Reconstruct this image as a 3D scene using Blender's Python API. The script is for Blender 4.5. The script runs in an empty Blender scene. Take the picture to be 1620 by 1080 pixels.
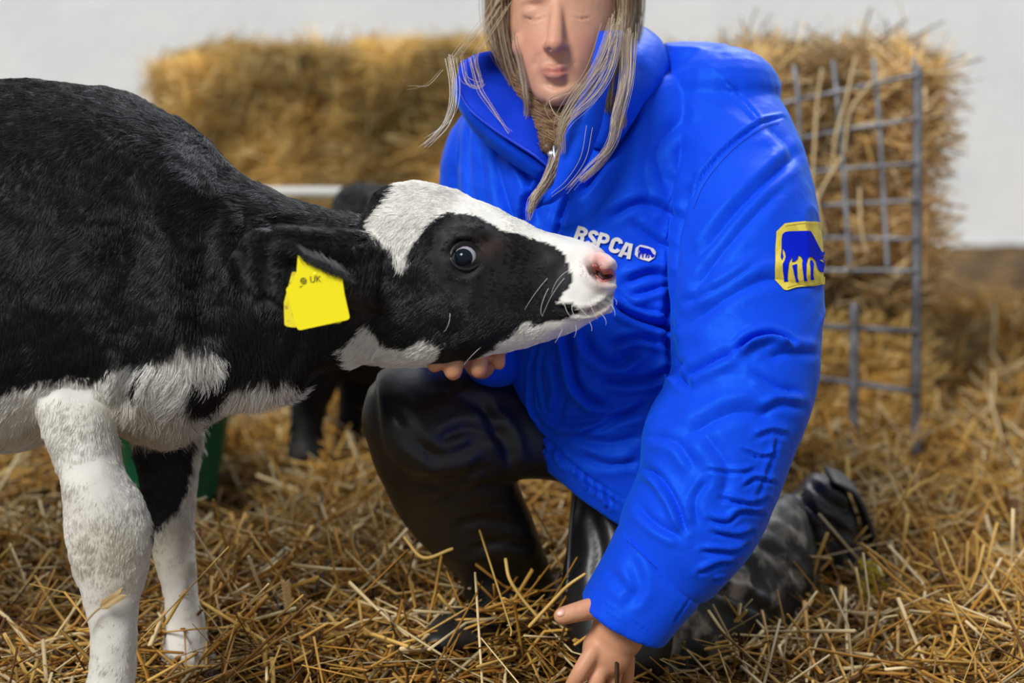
import bpy, bmesh, math, random
import numpy as np
from mathutils import Vector, Matrix
from mathutils.bvhtree import BVHTree
from mathutils.geometry import tessellate_polygon

rng = np.random.default_rng(11)
random.seed(11)
SC = bpy.context.scene
COL = SC.collection

# ------------------------------------------------------------------ camera, sky, sun, exposure
TH = math.radians(13.0)
H = 0.92
FPX = 60.0 / 36.0 * 1620.0
cam_data = bpy.data.cameras.new('camera')
cam_data.lens = 60.0
cam_data.sensor_width = 36.0
cam_data.clip_start = 0.05
cam_data.dof.use_dof = True
cam_data.dof.focus_distance = 1.90
cam_data.dof.aperture_fstop = 2.5
cam = bpy.data.objects.new('camera', cam_data)
COL.objects.link(cam)
cam.location = (0, 0, H)
cam.rotation_euler = (math.pi / 2 - TH, 0, 0)
SC.camera = cam

world = bpy.data.worlds.new('world')
SC.world = world
world.use_nodes = True
wn = world.node_tree
wn.nodes['Background'].inputs[0].default_value = (0.86, 0.93, 1.0, 1)
wn.nodes['Background'].inputs[1].default_value = 0.42

sd = bpy.data.lights.new('daylight', 'SUN')
sd.energy = 3.2
sd.angle = math.radians(22)
sd.color = (1.0, 0.985, 0.96)
sun = bpy.data.objects.new('daylight', sd)
COL.objects.link(sun)
# light comes from above, a little behind the camera's left
sun.rotation_euler = Vector((-0.62, -0.72, 1.05)).to_track_quat('Z', 'Y').to_euler()
sd2 = bpy.data.lights.new('back_rim_sun', 'SUN')
sd2.energy = 2.2
sd2.angle = math.radians(25)
sd2.color = (0.9, 0.95, 1.0)
sun2 = bpy.data.objects.new('back_rim_sun', sd2)
COL.objects.link(sun2)
sun2.rotation_euler = Vector((0.35, 1.0, 0.95)).to_track_quat('Z', 'Y').to_euler()  # added second sun from behind the scene, for rim light on edges

SC.view_settings.view_transform = 'Standard'
SC.view_settings.look = 'None'
SC.view_settings.exposure = 0.0
SC.view_settings.gamma = 1.0
SC.view_settings.use_curve_mapping = False
try:
    SC.cycles.max_bounces = 6
    SC.cycles.transparent_max_bounces = 4
except Exception:
    pass

# ------------------------------------------------------------------ geometry helpers
FW = np.array([0, math.cos(TH), -math.sin(TH)])
UP = np.array([0, math.sin(TH), math.cos(TH)])
RT = np.array([1.0, 0, 0])
CAM = np.array([0, 0, H])

def P(x, y, d):
    """world point seen at photo pixel (x, y) at distance d along the view axis"""
    return CAM + FW * d + RT * (d * (x - 810) / FPX) + UP * (d * (540 - y) / FPX)

def proj(v):
    q = np.asarray(v) - CAM
    d = q @ FW
    return np.stack([810 + FPX * (q @ RT) / d, 540 - FPX * (q @ UP) / d, d], -1)

def cr(ctrl, n):
    """Catmull-Rom resampling of control rows, n samples for each span"""
    c = np.asarray(ctrl, float)
    e = np.vstack([2 * c[0] - c[1], c, 2 * c[-1] - c[-2]])
    out = []
    for i in range(len(c) - 1):
        p0, p1, p2, p3 = e[i:i + 4]
        for k in range(n):
            t = k / n
            out.append(.5 * (2 * p1 + (p2 - p0) * t + (2 * p0 - 5 * p1 + 4 * p2 - p3) * t * t + (3 * p1 - p0 - 3 * p2 + p3) * t ** 3))
    out.append(c[-1])
    return np.array(out)

def ring_faces(nr, ns, caps=True):
    f = []
    for i in range(nr - 1):
        for j in range(ns):
            a = i * ns + j; b = i * ns + (j + 1) % ns
            f.append((a, b, b + ns, a + ns))
    if caps:
        f.append(tuple(range(ns - 1, -1, -1)))
        f.append(tuple((nr - 1) * ns + j for j in range(ns)))
    return f

def loft(st, seg=40, n=6, power=2.2, roundcap=True):
    """stations (x1,y1,x2,y2,d,t): two silhouette points, distance, half depth"""
    s = cr(st, n)
    vs = []
    ang = np.linspace(0, 2 * math.pi, seg, endpoint=False)
    c, sn = np.cos(ang), np.sin(ang)
    cc = np.sign(c) * np.abs(c) ** (2 / power)
    ss = np.sign(sn) * np.abs(sn) ** (2 / power)
    dep = np.array([0, 1.0, 0])
    for r in s:
        a = P(r[0], r[1], r[4]); b = P(r[2], r[3], r[4])
        m = (a + b) / 2; A = (a - b) / 2
        t = max(r[5], 0.002)
        vs.append(m[None] + cc[:, None] * A[None] - ss[:, None] * dep[None] * t)
    return np.vstack(vs), ring_faces(len(s), seg)

def tube(pts, rad, seg=16, n=5, flat=None, cap=True):
    """world points with radii, rounded ends"""
    c = np.hstack([np.asarray(pts, float), np.asarray(rad, float)[:, None]])
    s = cr(c, n)
    p = s[:, :3]; r = s[:, 3]
    if cap:
        t0 = p[0] - p[1]; t0 /= np.linalg.norm(t0) + 1e-9
        t1 = p[-1] - p[-2]; t1 /= np.linalg.norm(t1) + 1e-9
        pre = [(p[0] + t0 * r[0] * math.sin(a), r[0] * math.cos(a)) for a in (1.45, 1.1, .6)]
        post = [(p[-1] + t1 * r[-1] * math.sin(a), r[-1] * math.cos(a)) for a in (.6, 1.1, 1.45)]
        p = np.vstack([[q[0] for q in pre], p, [q[0] for q in post]])
        r = np.concatenate([[q[1] for q in pre], r, [q[1] for q in post]])
    tan = np.gradient(p, axis=0); tan /= np.linalg.norm(tan, axis=1)[:, None] + 1e-9
    ref = np.array([0, 0, 1.0]) if abs(tan[0][2]) < .9 else np.array([1.0, 0, 0])
    u = np.cross(tan[0], ref); u /= np.linalg.norm(u)
    ang = np.linspace(0, 2 * math.pi, seg, endpoint=False)
    vs = []
    for i in range(len(p)):
        u = u - tan[i] * (u @ tan[i]); u /= np.linalg.norm(u) + 1e-9
        w = np.cross(tan[i], u)
        vs.append(p[i] + r[i] * (np.cos(ang)[:, None] * u + np.sin(ang)[:, None] * w))
    return np.vstack(vs), ring_faces(len(p), seg)

def ellipsoid(c, axes, seg=24, rings=14):
    th = np.linspace(.06, math.pi - .06, rings)
    ang = np.linspace(0, 2 * math.pi, seg, endpoint=False)
    A = np.asarray(axes, float)
    vs = [np.asarray(c) + (np.sin(t) * np.cos(ang))[:, None] * A[0] + (np.sin(t) * np.sin(ang))[:, None] * A[1] + math.cos(t) * A[2] for t in th]
    return np.vstack(vs), ring_faces(rings, seg)

def join(parts):
    V, F, o = [], [], 0
    for v, f in parts:
        V.append(v); F += [tuple(i + o for i in q) for q in f]; o += len(v)
    return np.vstack(V), F

def mk_mesh(name, v, f, smooth=True):
    me = bpy.data.meshes.new(name)
    me.from_pydata([tuple(p) for p in v], [], f)
    me.update()
    if smooth:
        me.polygons.foreach_set('use_smooth', [True] * len(me.polygons))
    return me

def fixn(me):
    bm = bmesh.new(); bm.from_mesh(me)
    bmesh.ops.recalc_face_normals(bm, faces=bm.faces)
    bm.to_mesh(me); bm.free()

def link(name, me, mat, parent=None):
    o = bpy.data.objects.new(name, me)
    COL.objects.link(o)
    if mat:
        me.materials.clear(); me.materials.append(mat)
    if parent:
        o.parent = parent
        o.matrix_parent_inverse = parent.matrix_world.inverted()
    return o

def obj(name, vf, mat, parent=None, smooth=True):
    me = mk_mesh(name, vf[0], vf[1], smooth)
    fixn(me)
    return link(name, me, mat, parent)

def thing(name, label, cat, loc, group=None, kind=None):
    o = bpy.data.objects.new(name, None)
    COL.objects.link(o)
    o.empty_display_size = .1
    o.location = tuple(loc)
    o.matrix_world = Matrix.Translation(Vector(tuple(loc)))
    tag(o, label, cat, group, kind)
    return o

def tag(o, label=None, cat=None, group=None, kind=None):
    if label: o['label'] = label
    if cat: o['category'] = cat
    if group: o['group'] = group
    if kind: o['kind'] = kind

def remesh(parts, voxel, smooth=3, factor=.5):
    """merge closed shapes into one continuous skin"""
    v, f = join(parts)
    me = mk_mesh('tmp', v, f); fixn(me)
    o = bpy.data.objects.new('tmp', me); COL.objects.link(o)
    m = o.modifiers.new('r', 'REMESH'); m.mode = 'VOXEL'; m.voxel_size = voxel; m.use_smooth_shade = True
    if smooth:
        s = o.modifiers.new('s', 'SMOOTH'); s.iterations = smooth; s.factor = factor
    dg = bpy.context.evaluated_depsgraph_get()
    out = bpy.data.meshes.new_from_object(o.evaluated_get(dg))
    bpy.data.objects.remove(o); bpy.data.meshes.remove(me)
    out.polygons.foreach_set('use_smooth', [True] * len(out.polygons))
    return out

def gv(me):
    a = np.empty(len(me.vertices) * 3, np.float32); me.vertices.foreach_get('co', a)
    return a.reshape(-1, 3).astype(float)
def sv(me, v):
    me.vertices.foreach_set('co', np.asarray(v, np.float32).ravel()); me.update()
def gn(me):
    a = np.empty(len(me.vertices) * 3, np.float32); me.vertex_normals.foreach_get('vector', a)
    return a.reshape(-1, 3).astype(float)

def _h(i, j, k, seed):
    n = (i * 374761393 + j * 668265263 + k * 2147483647 + seed * 974634777) & 0xffffffff
    n = ((n ^ (n >> 13)) * 1274126177) & 0xffffffff
    n = n ^ (n >> 16)
    return (n & 0xffff) / 65535.0 * 2 - 1
def noise(p, scale=1.0, seed=0):
    q = np.asarray(p, float) * scale
    i = np.floor(q).astype(np.int64); f = q - i
    f = f * f * f * (f * (f * 6 - 15) + 10)
    r = 0
    for a in (0, 1):
        for b in (0, 1):
            for c in (0, 1):
                w = (f[:, 0] if a else 1 - f[:, 0]) * (f[:, 1] if b else 1 - f[:, 1]) * (f[:, 2] if c else 1 - f[:, 2])
                r = r + w * _h(i[:, 0] + a, i[:, 1] + b, i[:, 2] + c, seed)
    return r
def fbm(p, scale, seed=0, octs=3):
    r = 0; a = 1
    for o in range(octs):
        r = r + a * noise(p, scale * 2 ** o, seed + o); a *= .5
    return r

def seg_dist(px, poly):
    """distance to a polyline and how far along it (0..1)"""
    best = np.full(len(px), 1e9); along = np.zeros(len(px)); side = np.zeros(len(px))
    poly = np.asarray(poly, float)
    L = np.r_[0, np.cumsum(np.linalg.norm(np.diff(poly, axis=0), axis=1))]
    for i in range(len(poly) - 1):
        a, b = poly[i], poly[i + 1]; ab = b - a
        t = np.clip(((px - a) @ ab) / (ab @ ab), 0, 1)
        q = px - (a + t[:, None] * ab)
        dd = np.linalg.norm(q, axis=1)
        m = dd < best
        best[m] = dd[m]; along[m] = (L[i] + t[m] * (L[i + 1] - L[i])) / L[-1]
        side[m] = (np.sign(ab[0] * q[:, 1] - ab[1] * q[:, 0]))[m]
    return best, along, side

def sculpt(me, strokes, far=9.9, crisp=False):
    """press or raise folds: strokes (polyline, width px, depth m [, ridge])"""
    v = gv(me); n = gn(me)
    q = proj(v)
    vd = CAM - v; vd /= np.linalg.norm(vd, axis=1)[:, None]
    face = np.clip(((n * vd).sum(1) - .02) / .35, 0, 1) * (q[:, 2] < far)
    disp = np.zeros(len(v))
    for s in strokes:
        poly, w, dep = s[:3]
        ridge = s[3] if len(s) > 3 else .5
        poly = cr(poly, 5) if len(poly) > 2 else np.asarray(poly, float)
        lo = poly.min(0) - 4 * w; hi = poly.max(0) + 4 * w
        m = np.where((q[:, 0] > lo[0]) & (q[:, 0] < hi[0]) & (q[:, 1] > lo[1]) & (q[:, 1] < hi[1]) & (face > 0))[0]
        if len(m) == 0: continue
        d, al, sd_ = seg_dist(q[m, :2], poly)
        tap = np.clip(np.minimum(al, 1 - al) * 5 + .25, 0, 1)
        if crisp:      # cloth: a tight valley with a fuller roll on one side
            sh = -(.65 * np.exp(-d / (.55 * w)) + .35 * np.exp(-(d / w) ** 2))
            g = sh + ridge * np.exp(-((d - 1.7 * w) / (1.1 * w)) ** 2) * np.where(sd_ > 0, 1.15, .35)
        else:
            g = -np.exp(-(d / w) ** 2) + ridge * np.exp(-((d - 2 * w) / w) ** 2)
        disp[m] += g * dep * tap
    v += n * (disp * face)[:, None]
    sv(me, v)

def in_poly(px, poly):
    poly = np.asarray(poly, float); x, y = px[:, 0], px[:, 1]
    r = np.zeros(len(px), bool); j = len(poly) - 1
    for i in range(len(poly)):
        xi, yi = poly[i]; xj, yj = poly[j]
        if yi != yj:
            r ^= ((yi > y) != (yj > y)) & (x < (xj - xi) * (y - yi) / (yj - yi) + xi)
        j = i
    return r

def rounded(poly, r, k=5):
    out = []; n = len(poly); poly = [np.array(p, float) for p in poly]
    for i in range(n):
        a, b, c = poly[i - 1], poly[i], poly[(i + 1) % n]
        rr = r[i] if isinstance(r, (list, tuple)) else r
        if rr == 0: out.append(tuple(b)); continue
        p0 = b + (a - b) / np.linalg.norm(a - b) * rr; p2 = b + (c - b) / np.linalg.norm(c - b) * rr
        for t in np.linspace(0, 1, k): out.append(tuple((1 - t) ** 2 * p0 + 2 * t * (1 - t) * b + t * t * p2))
    return out

def bvh(me):
    return BVHTree.FromPolygons([tuple(v) for v in gv(me)], [tuple(p.vertices) for p in me.polygons])
def hit(tree, x, y, dguess=2.0):
    d = Vector(P(x, y, 1.0) - CAM).normalized()
    loc, nor, i, dist = tree.ray_cast(Vector(CAM), d)
    if loc is None:
        loc, nor, i, dist = tree.find_nearest(Vector(P(x, y, dguess)))
    if nor.dot(d) > 0: nor = -nor
    return np.array(loc), np.array(nor)

def set_col(me, name, cols):
    a = me.color_attributes.new(name, 'FLOAT_COLOR', 'POINT')
    c = np.ones((len(me.vertices), 4), np.float32); c[:, :3] = cols
    a.data.foreach_set('color', c.ravel())

# ------------------------------------------------------------------ materials
def lin(r, g, b):
    f = lambda c: ((c / 255 + .055) / 1.055) ** 2.4 if c > 10 else c / 255 / 12.92
    return (f(r), f(g), f(b), 1)

def mat(name, col, rough=.6, metal=0, spec=.5, **kw):
    m = bpy.data.materials.new(name); m.use_nodes = True
    b = m.node_tree.nodes['Principled BSDF']
    b.inputs['Base Color'].default_value = col
    b.inputs['Roughness'].default_value = rough
    b.inputs['Metallic'].default_value = metal
    b.inputs['Specular IOR Level'].default_value = spec
    for k, v in kw.items(): b.inputs[k.replace('_', ' ')].default_value = v
    return m

def nd(m, t, **kw):
    n = m.node_tree.nodes.new(t)
    for k, v in kw.items(): setattr(n, k, v)
    return n
def lk(m, a, b): m.node_tree.links.new(a, b)

def noise_var(m, scale, c1, c2, lo=.35, hi=.65, bump=0, bscale=None, stretch=(1, 1, 1), detail=5, dist=.002):
    """vary base colour between two tones and add a bump"""
    b = m.node_tree.nodes['Principled BSDF']
    tc = nd(m, 'ShaderNodeTexCoord'); mp = nd(m, 'ShaderNodeMapping')
    mp.inputs['Scale'].default_value = stretch
    lk(m, tc.outputs['Object'], mp.inputs['Vector'])
    nz = nd(m, 'ShaderNodeTexNoise'); nz.inputs['Scale'].default_value = scale; nz.inputs['Detail'].default_value = detail
    lk(m, mp.outputs[0], nz.inputs['Vector'])
    r = nd(m, 'ShaderNodeValToRGB')
    r.color_ramp.elements[0].position = lo; r.color_ramp.elements[0].color = c1
    r.color_ramp.elements[1].position = hi; r.color_ramp.elements[1].color = c2
    lk(m, nz.outputs['Fac'], r.inputs['Fac']); lk(m, r.outputs[0], b.inputs['Base Color'])
    if bump: add_bump(m, bscale or scale, bump, dist, mp)
    return m

def add_bump(m, scale, strength, dist=.002, mp=None, detail=4):
    b = m.node_tree.nodes['Principled BSDF']
    nz = nd(m, 'ShaderNodeTexNoise'); nz.inputs['Scale'].default_value = scale; nz.inputs['Detail'].default_value = detail
    if mp: lk(m, mp.outputs[0], nz.inputs['Vector'])
    else:
        tc = nd(m, 'ShaderNodeTexCoord'); lk(m, tc.outputs['Object'], nz.inputs['Vector'])
    bp = nd(m, 'ShaderNodeBump'); bp.inputs['Strength'].default_value = strength; bp.inputs['Distance'].default_value = dist
    lk(m, nz.outputs['Fac'], bp.inputs['Height']); lk(m, bp.outputs[0], b.inputs['Normal'])

def attr_mat(name, attr, rough=.6, spec=.4, **kw):
    m = mat(name, (1, 1, 1, 1), rough, 0, spec, **kw)
    a = nd(m, 'ShaderNodeAttribute'); a.attribute_name = attr
    lk(m, a.outputs['Color'], m.node_tree.nodes['Principled BSDF'].inputs['Base Color'])
    return m

M_jacket = mat('blue_nylon', (0.006, 0.058, 0.70, 1), .5, 0, .4)
_b = M_jacket.node_tree.nodes['Principled BSDF']
_b.inputs['Specular Tint'].default_value = (.05, .45, 1, 1)
_b.inputs['Sheen Weight'].default_value = .2
_b.inputs['Sheen Tint'].default_value = (.05, .5, 1, 1)
# crinkled cloth: sharp-crested creases
_tc = nd(M_jacket, 'ShaderNodeTexCoord')
_n1 = nd(M_jacket, 'ShaderNodeTexNoise'); _n1.noise_type = 'RIDGED_MULTIFRACTAL'
_n1.inputs['Scale'].default_value = 9; _n1.inputs['Detail'].default_value = 5; _n1.inputs['Roughness'].default_value = .45; _n1.inputs['Distortion'].default_value = .6
lk(M_jacket, _tc.outputs['Object'], _n1.inputs['Vector'])
_n2 = nd(M_jacket, 'ShaderNodeTexNoise'); _n2.inputs['Scale'].default_value = 55; _n2.inputs['Detail'].default_value = 5
lk(M_jacket, _tc.outputs['Object'], _n2.inputs['Vector'])
_ad = nd(M_jacket, 'ShaderNodeMath', operation='MULTIPLY_ADD'); _ad.inputs[1].default_value = .35
lk(M_jacket, _n2.outputs['Fac'], _ad.inputs[0]); lk(M_jacket, _n1.outputs['Fac'], _ad.inputs[2])
_bp = nd(M_jacket, 'ShaderNodeBump'); _bp.inputs['Strength'].default_value = .7; _bp.inputs['Distance'].default_value = .005
lk(M_jacket, _ad.outputs[0], _bp.inputs['Height']); lk(M_jacket, _bp.outputs[0], _b.inputs['Normal'])
M_lining = mat('blue_lining', (0.0015, 0.04, 0.62, 1), .7, 0, .2)
add_bump(M_lining, 260, .5, .001)
M_trousers = noise_var(mat('black_waxed_fabric', (0.006, 0.006, 0.007, 1), .40, 0, .5), 9, (.005, .005, .006, 1), (.011, .011, .011, 1), bump=.5, bscale=22, dist=.003)
M_muddy = noise_var(mat('muddy_black_fabric', (0.01, 0.01, 0.01, 1), .6), 24, (.007, .007, .007, 1), (.26, .22, .17, 1), .52, .66, bump=.5, bscale=26, dist=.005)
M_boot = noise_var(mat('dark_boot_rubber', (0.02, 0.02, 0.02, 1), .45), 20, (.008, .008, .009, 1), (.05, .045, .038, 1), .5, .8, bump=.4, bscale=45, dist=.004)
M_skin = attr_mat('skin', 'tone', .5, .4)
M_skin.node_tree.nodes['Principled BSDF'].inputs['Subsurface Weight'].default_value = .12
M_skin.node_tree.nodes['Principled BSDF'].inputs['Subsurface Radius'].default_value = (.01, .004, .002)
add_bump(M_skin, 420, .25, .0008)
M_coat_skin = attr_mat('calf_skin', 'tone', .6, .3)
add_bump(M_coat_skin, 500, .2, .0006)
M_coat = attr_mat('calf_hair', 'tone', .36, .42)
M_hair = attr_mat('human_hair', 'tone', .38, .5)
M_straw = attr_mat('straw_stalks', 'tone', .6, .2)
M_yellow = mat('yellow_plastic', (0.93, 0.80, 0.002, 1), .42, 0, .4)
M_yellow_dirty = noise_var(mat('scuffed_yellow_plastic', (0.8, 0.66, 0.01, 1), .5), 160, (.42, .33, .01, 1), (.85, .72, .005, 1), .35, .5)
M_print = mat('black_print', (.03, .03, .01, 1), .6)
M_white_print = noise_var(mat('off_white_print', (.78, .74, .68, 1), .6), 60, (.66, .62, .56, 1), (.82, .79, .74, 1))
M_patch = noise_var(mat('yellow_embroidered_patch', (.72, .56, .06, 1), .6), 90, (.62, .47, .05, 1), (.78, .62, .08, 1), bump=.3, bscale=500, dist=.0006)
M_patch_blue = mat('dark_blue_embroidery', (.002, .014, .55, 1), .8, 0, .08)
M_stitch = mat('stitching', (.35, .27, .02, 1), .7)
M_blue_stitch = mat('blue_stitching', (.002, .03, .45, 1), .7)
M_green = mat('green_plastic', (0.0, 0.17, 0.075, 1), .35, 0, .5)
M_steel = noise_var(mat('galvanised_steel', (.25, .27, .3, 1), .5, .3), 30, (.13, .14, .16, 1), (.32, .34, .37, 1))
M_dark_steel = noise_var(mat('weathered_steel', (.12, .12, .13, 1), .55, .4), 24, (.06, .06, .065, 1), (.2, .2, .215, 1))
M_rail = mat('pale_painted_rail', (.62, .62, .58, 1), .5)
M_wall = noise_var(mat('whitewashed_wall', (.8, .82, .82, 1), .8), 3, (.80, .83, .84, 1), (.9, .91, .9, 1), bump=.3, bscale=25, dist=.01)
M_floor = noise_var(mat('trodden_straw', (.2, .12, .04, 1), .9), 14, (.035, .018, .006, 1), (.26, .15, .05, 1), .35, .7, bump=1, bscale=60, dist=.02)
M_bale = noise_var(mat('pressed_straw', (.4, .25, .09, 1), .8), 7, (.30, .16, .04, 1), (.75, .48, .15, 1), .3, .7, bump=1, bscale=50, stretch=(1, 1, 1.8), dist=.02)
M_hay = noise_var(mat('packed_hay', (.3, .2, .09, 1), .8), 12, (.07, .04, .015, 1), (.36, .22, .08, 1), .35, .7, bump=1, bscale=60, stretch=(1, 1, 2.2), dist=.02)
M_eye = mat('calf_eye', (.002, .006, .012, 1), .06, 0, .3)
M_sclera = mat('eye_white', (.42, .40, .46, 1), .15)
M_lid = mat('black_eyelid', (.012, .011, .012, 1), .3)
M_nostril = mat('nostril_inside', (.035, .005, .005, 1), .5)
M_hoof = noise_var(mat('hoof_horn', (.08, .07, .06, 1), .5), 30, (.05, .045, .04, 1), (.14, .12, .1, 1))
M_band = mat('black_hair_tie', (.01, .01, .01, 1), .6)
M_clasp = mat('silver_clasp', (.7, .7, .7, 1), .3, .9)
M_petal = mat('yellow_petals', (.62, .50, .02, 1), .6)
M_stem = mat('green_stem', (.12, .16, .04, 1), .6)

# ------------------------------------------------------------------ hair strands as curves
def strands(name, pts, rad, cols, material, parent=None):
    """pts (n, k, 3), rad (n, k), cols (n, 3)"""
    n, k, _ = pts.shape
    hc = bpy.data.hair_curves.new(name)
    hc.add_curves([k] * n)
    hc.position_data.foreach_set('vector', pts.astype(np.float32).ravel())
    a = hc.attributes.new('radius', 'FLOAT', 'POINT') if 'radius' not in hc.attributes else hc.attributes['radius']
    a.data.foreach_set('value', rad.astype(np.float32).ravel())
    c = hc.attributes.new('tone', 'FLOAT_COLOR', 'CURVE')
    cc = np.ones((n, 4), np.float32); cc[:, :3] = cols
    c.data.foreach_set('color', cc.ravel())
    hc.materials.append(material)
    o = bpy.data.objects.new(name, hc); COL.objects.link(o)
    if parent:
        o.parent = parent; o.matrix_parent_inverse = parent.matrix_world.inverted()
    return o

def sample_surface(me, n, wfun):
    v = gv(me); me.calc_loop_triangles()
    t = np.empty(len(me.loop_triangles) * 3, np.int32); me.loop_triangles.foreach_get('vertices', t); t = t.reshape(-1, 3)
    nn = gn(me)
    a, b, c = v[t[:, 0]], v[t[:, 1]], v[t[:, 2]]
    ar = np.linalg.norm(np.cross(b - a, c - a), axis=1)
    ctr = (a + b + c) / 3; cn = nn[t[:, 0]]
    w = ar * wfun(ctr, cn); w /= w.sum()
    i = rng.choice(len(t), n, p=w)
    u = rng.random((n, 2)); f = u.sum(1) > 1; u[f] = 1 - u[f]
    p = a[i] + (b - a)[i] * u[:, :1] + (c - a)[i] * u[:, 1:]
    nm = nn[t[i, 0]] * (1 - u.sum(1))[:, None] + nn[t[i, 1]] * u[:, :1] + nn[t[i, 2]] * u[:, 1:]
    nm /= np.linalg.norm(nm, axis=1)[:, None] + 1e-9
    return p, nm

def flow(px, ctrl):
    """interpolate (dx, dy, len mm, lift, curl) from control points"""
    c = np.asarray(ctrl, float)
    out = np.zeros((len(px), 5)); ws = np.zeros(len(px))
    for r in c:
        w = 1 / (((px[:, 0] - r[0]) ** 2 + (px[:, 1] - r[1]) ** 2) + 300) ** 1.6
        out += w[:, None] * r[2:7]; ws += w
    return out / ws[:, None]

def fur(name, me, n, wfun, ctrl, colfun, parent, radius=.00028, clump=22, k=5, clumpamt=.48, wob=.16):
    p, nm = sample_surface(me, n, wfun)
    q = proj(p)
    f = flow(q[:, :2], ctrl)
    d = f[:, :1] * RT[None] - f[:, 1:2] * UP[None]
    d = d - nm * (d * nm).sum(1)[:, None]
    d /= np.linalg.norm(d, axis=1)[:, None] + 1e-6
    swirl = fbm(p, 28, 5, 2)[:, None] * .55
    s = np.cross(nm, d)
    d = d + s * swirl + s * rng.normal(0, wob, (n, 1)); d /= np.linalg.norm(d, axis=1)[:, None]
    L = f[:, 2] * .001 * rng.uniform(.7, 1.15, n)
    lift = f[:, 3] * rng.uniform(.6, 1.5, n)
    t = np.linspace(0, 1, k)
    pts = p[:, None] + L[:, None, None] * (d[:, None] * t[None, :, None] + nm[:, None] * (lift[:, None] * (t - .55 * t * t)[None])[:, :, None])
    curl = f[:, 4]
    ph = fbm(p, 60, 9, 1) * 3
    pts += (np.sin(t[None] * 5 + ph[:, None]) * (curl * L)[:, None] * t[None])[:, :, None] * s[:, None]
    # gather strands into locks
    nc = max(n // clump, 1)
    ci = rng.choice(n, nc, replace=False)
    from mathutils.kdtree import KDTree
    kd = KDTree(nc)
    for j, i in enumerate(ci): kd.insert(p[i], j)
    kd.balance()
    near = np.array([ci[kd.find(x)[1]] for x in p])
    amt = clumpamt * rng.uniform(.3, 1, n)
    off = pts[near] - pts
    pts += off * (amt[:, None] * t[None] ** 1.5)[:, :, None]
    pts -= nm[:, None] * .0008
    cols = colfun(p, q)
    rad = radius * (1 - .75 * t[None] ** 2) * rng.uniform(.7, 1.25, (n, 1))
    return strands(name, pts, rad, cols, M_coat, parent)

# ------------------------------------------------------------------ straw stalks
STRAW_TONES = .88 * np.array([[.66, .41, .11], [.58, .32, .065], [.46, .22, .035], [.30, .13, .02], [.13, .055, .014], [.78, .60, .32]])
def stalks(pos, dirs, length, rad, bend=.12, rings=4, tones=None, dark=None):
    """many bent stalks as one mesh: returns v, quads, colours"""
    n = len(pos); S = 4
    t = np.linspace(-.5, .5, rings)
    d = dirs / (np.linalg.norm(dirs, axis=1)[:, None] + 1e-9)
    ref = np.tile([0.13, .21, 1.0], (n, 1))
    u = np.cross(d, ref); u /= np.linalg.norm(u, axis=1)[:, None] + 1e-9
    w = np.cross(u, d)
    b = rng.normal(0, bend, (n, 2)) * length[:, None]
    kink = rng.uniform(-.35, .35, n)
    cen = pos[:, None] + d[:, None] * (length[:, None] * t[None])[:, :, None]
    bb = np.abs(t[None] - kink[:, None]) * 2
    cen = cen + (u * b[:, :1] + w * b[:, 1:])[:, None] * bb[:, :, None]
    ang = np.linspace(0, 2 * math.pi, S, endpoint=False) + rng.uniform(0, 3, (n, 1))
    fl = rng.uniform(.35, 1, (n, 1))
    taper = rng.uniform(.5, 1.0, (n, 1)) ** (t[None] + .5)
    rr = rad[:, None] * taper
    off = np.cos(ang)[:, None, :, None] * u[:, None, None] + (np.sin(ang) * fl)[:, None, :, None] * w[:, None, None]
    v = cen[:, :, None] + off * rr[:, :, None, None]
    v = v.reshape(-1, 3)
    base = (np.arange(n) * rings * S)[:, None, None]
    r = (np.arange(rings - 1) * S)[None, :, None]
    j = np.arange(S)[None, None]; j2 = (np.arange(S) + 1) % S
    a = base + r + j; bq = base + r + j2[None, None]
    q = np.stack([a, bq, bq + S, a + S], -1).reshape(-1, 4)
    capa = (np.arange(n) * rings * S)[:, None] + np.arange(S)[::-1][None]
    capb = (np.arange(n) * rings * S + (rings - 1) * S)[:, None] + np.arange(S)[None]
    q = np.vstack([q, capa, capb])
    T = STRAW_TONES if tones is None else np.asarray(tones)
    c = T[rng.integers(0, len(T), n)] * rng.uniform(.75, 1.15, (n, 1))
    if dark is not None: c = c * dark[:, None]
    return v, q, np.repeat(c, rings * S, 0)

def quad_mesh(name, v, q, cols, smooth=True):
    me = bpy.data.meshes.new(name)
    me.vertices.add(len(v)); me.vertices.foreach_set('co', v.astype(np.float32).ravel())
    me.loops.add(q.size); me.loops.foreach_set('vertex_index', q.astype(np.int32).ravel())
    me.polygons.add(len(q))
    me.polygons.foreach_set('loop_start', np.arange(0, q.size, 4, dtype=np.int32))
    try: me.polygons.foreach_set('loop_total', np.full(len(q), 4, np.int32))
    except Exception: pass
    me.polygons.foreach_set('use_smooth', np.full(len(q), smooth))
    me.update(calc_edges=True)
    set_col(me, 'tone', cols)
    return me

# ================================================================== THE SETTING
def floor_h(x, y):
    p = np.stack([np.asarray(x, float), np.asarray(y, float), np.zeros_like(np.asarray(x, float))], -1).reshape(-1, 3)
    m = P(800, 950, 2.05)
    mound = .05 * np.exp(-((p[:, 0] - m[0]) / .17) ** 2 - ((p[:, 1] - m[1]) / .13) ** 2)
    return (.045 + .035 * fbm(p, 2.6, 3, 3) + mound).reshape(np.shape(x))

gx = np.linspace(-2.6, 2.6, 110); gy = np.linspace(.6, 5.3, 100)
X, Y = np.meshgrid(gx, gy)
Z = floor_h(X, Y) - .02
v = np.stack([X, Y, Z], -1).reshape(-1, 3)
f = [(j * 110 + i, j * 110 + i + 1, (j + 1) * 110 + i + 1, (j + 1) * 110 + i) for j in range(99) for i in range(109)]
fl = obj('floor', (v, f), M_floor); tag(fl, kind='structure')

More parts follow.
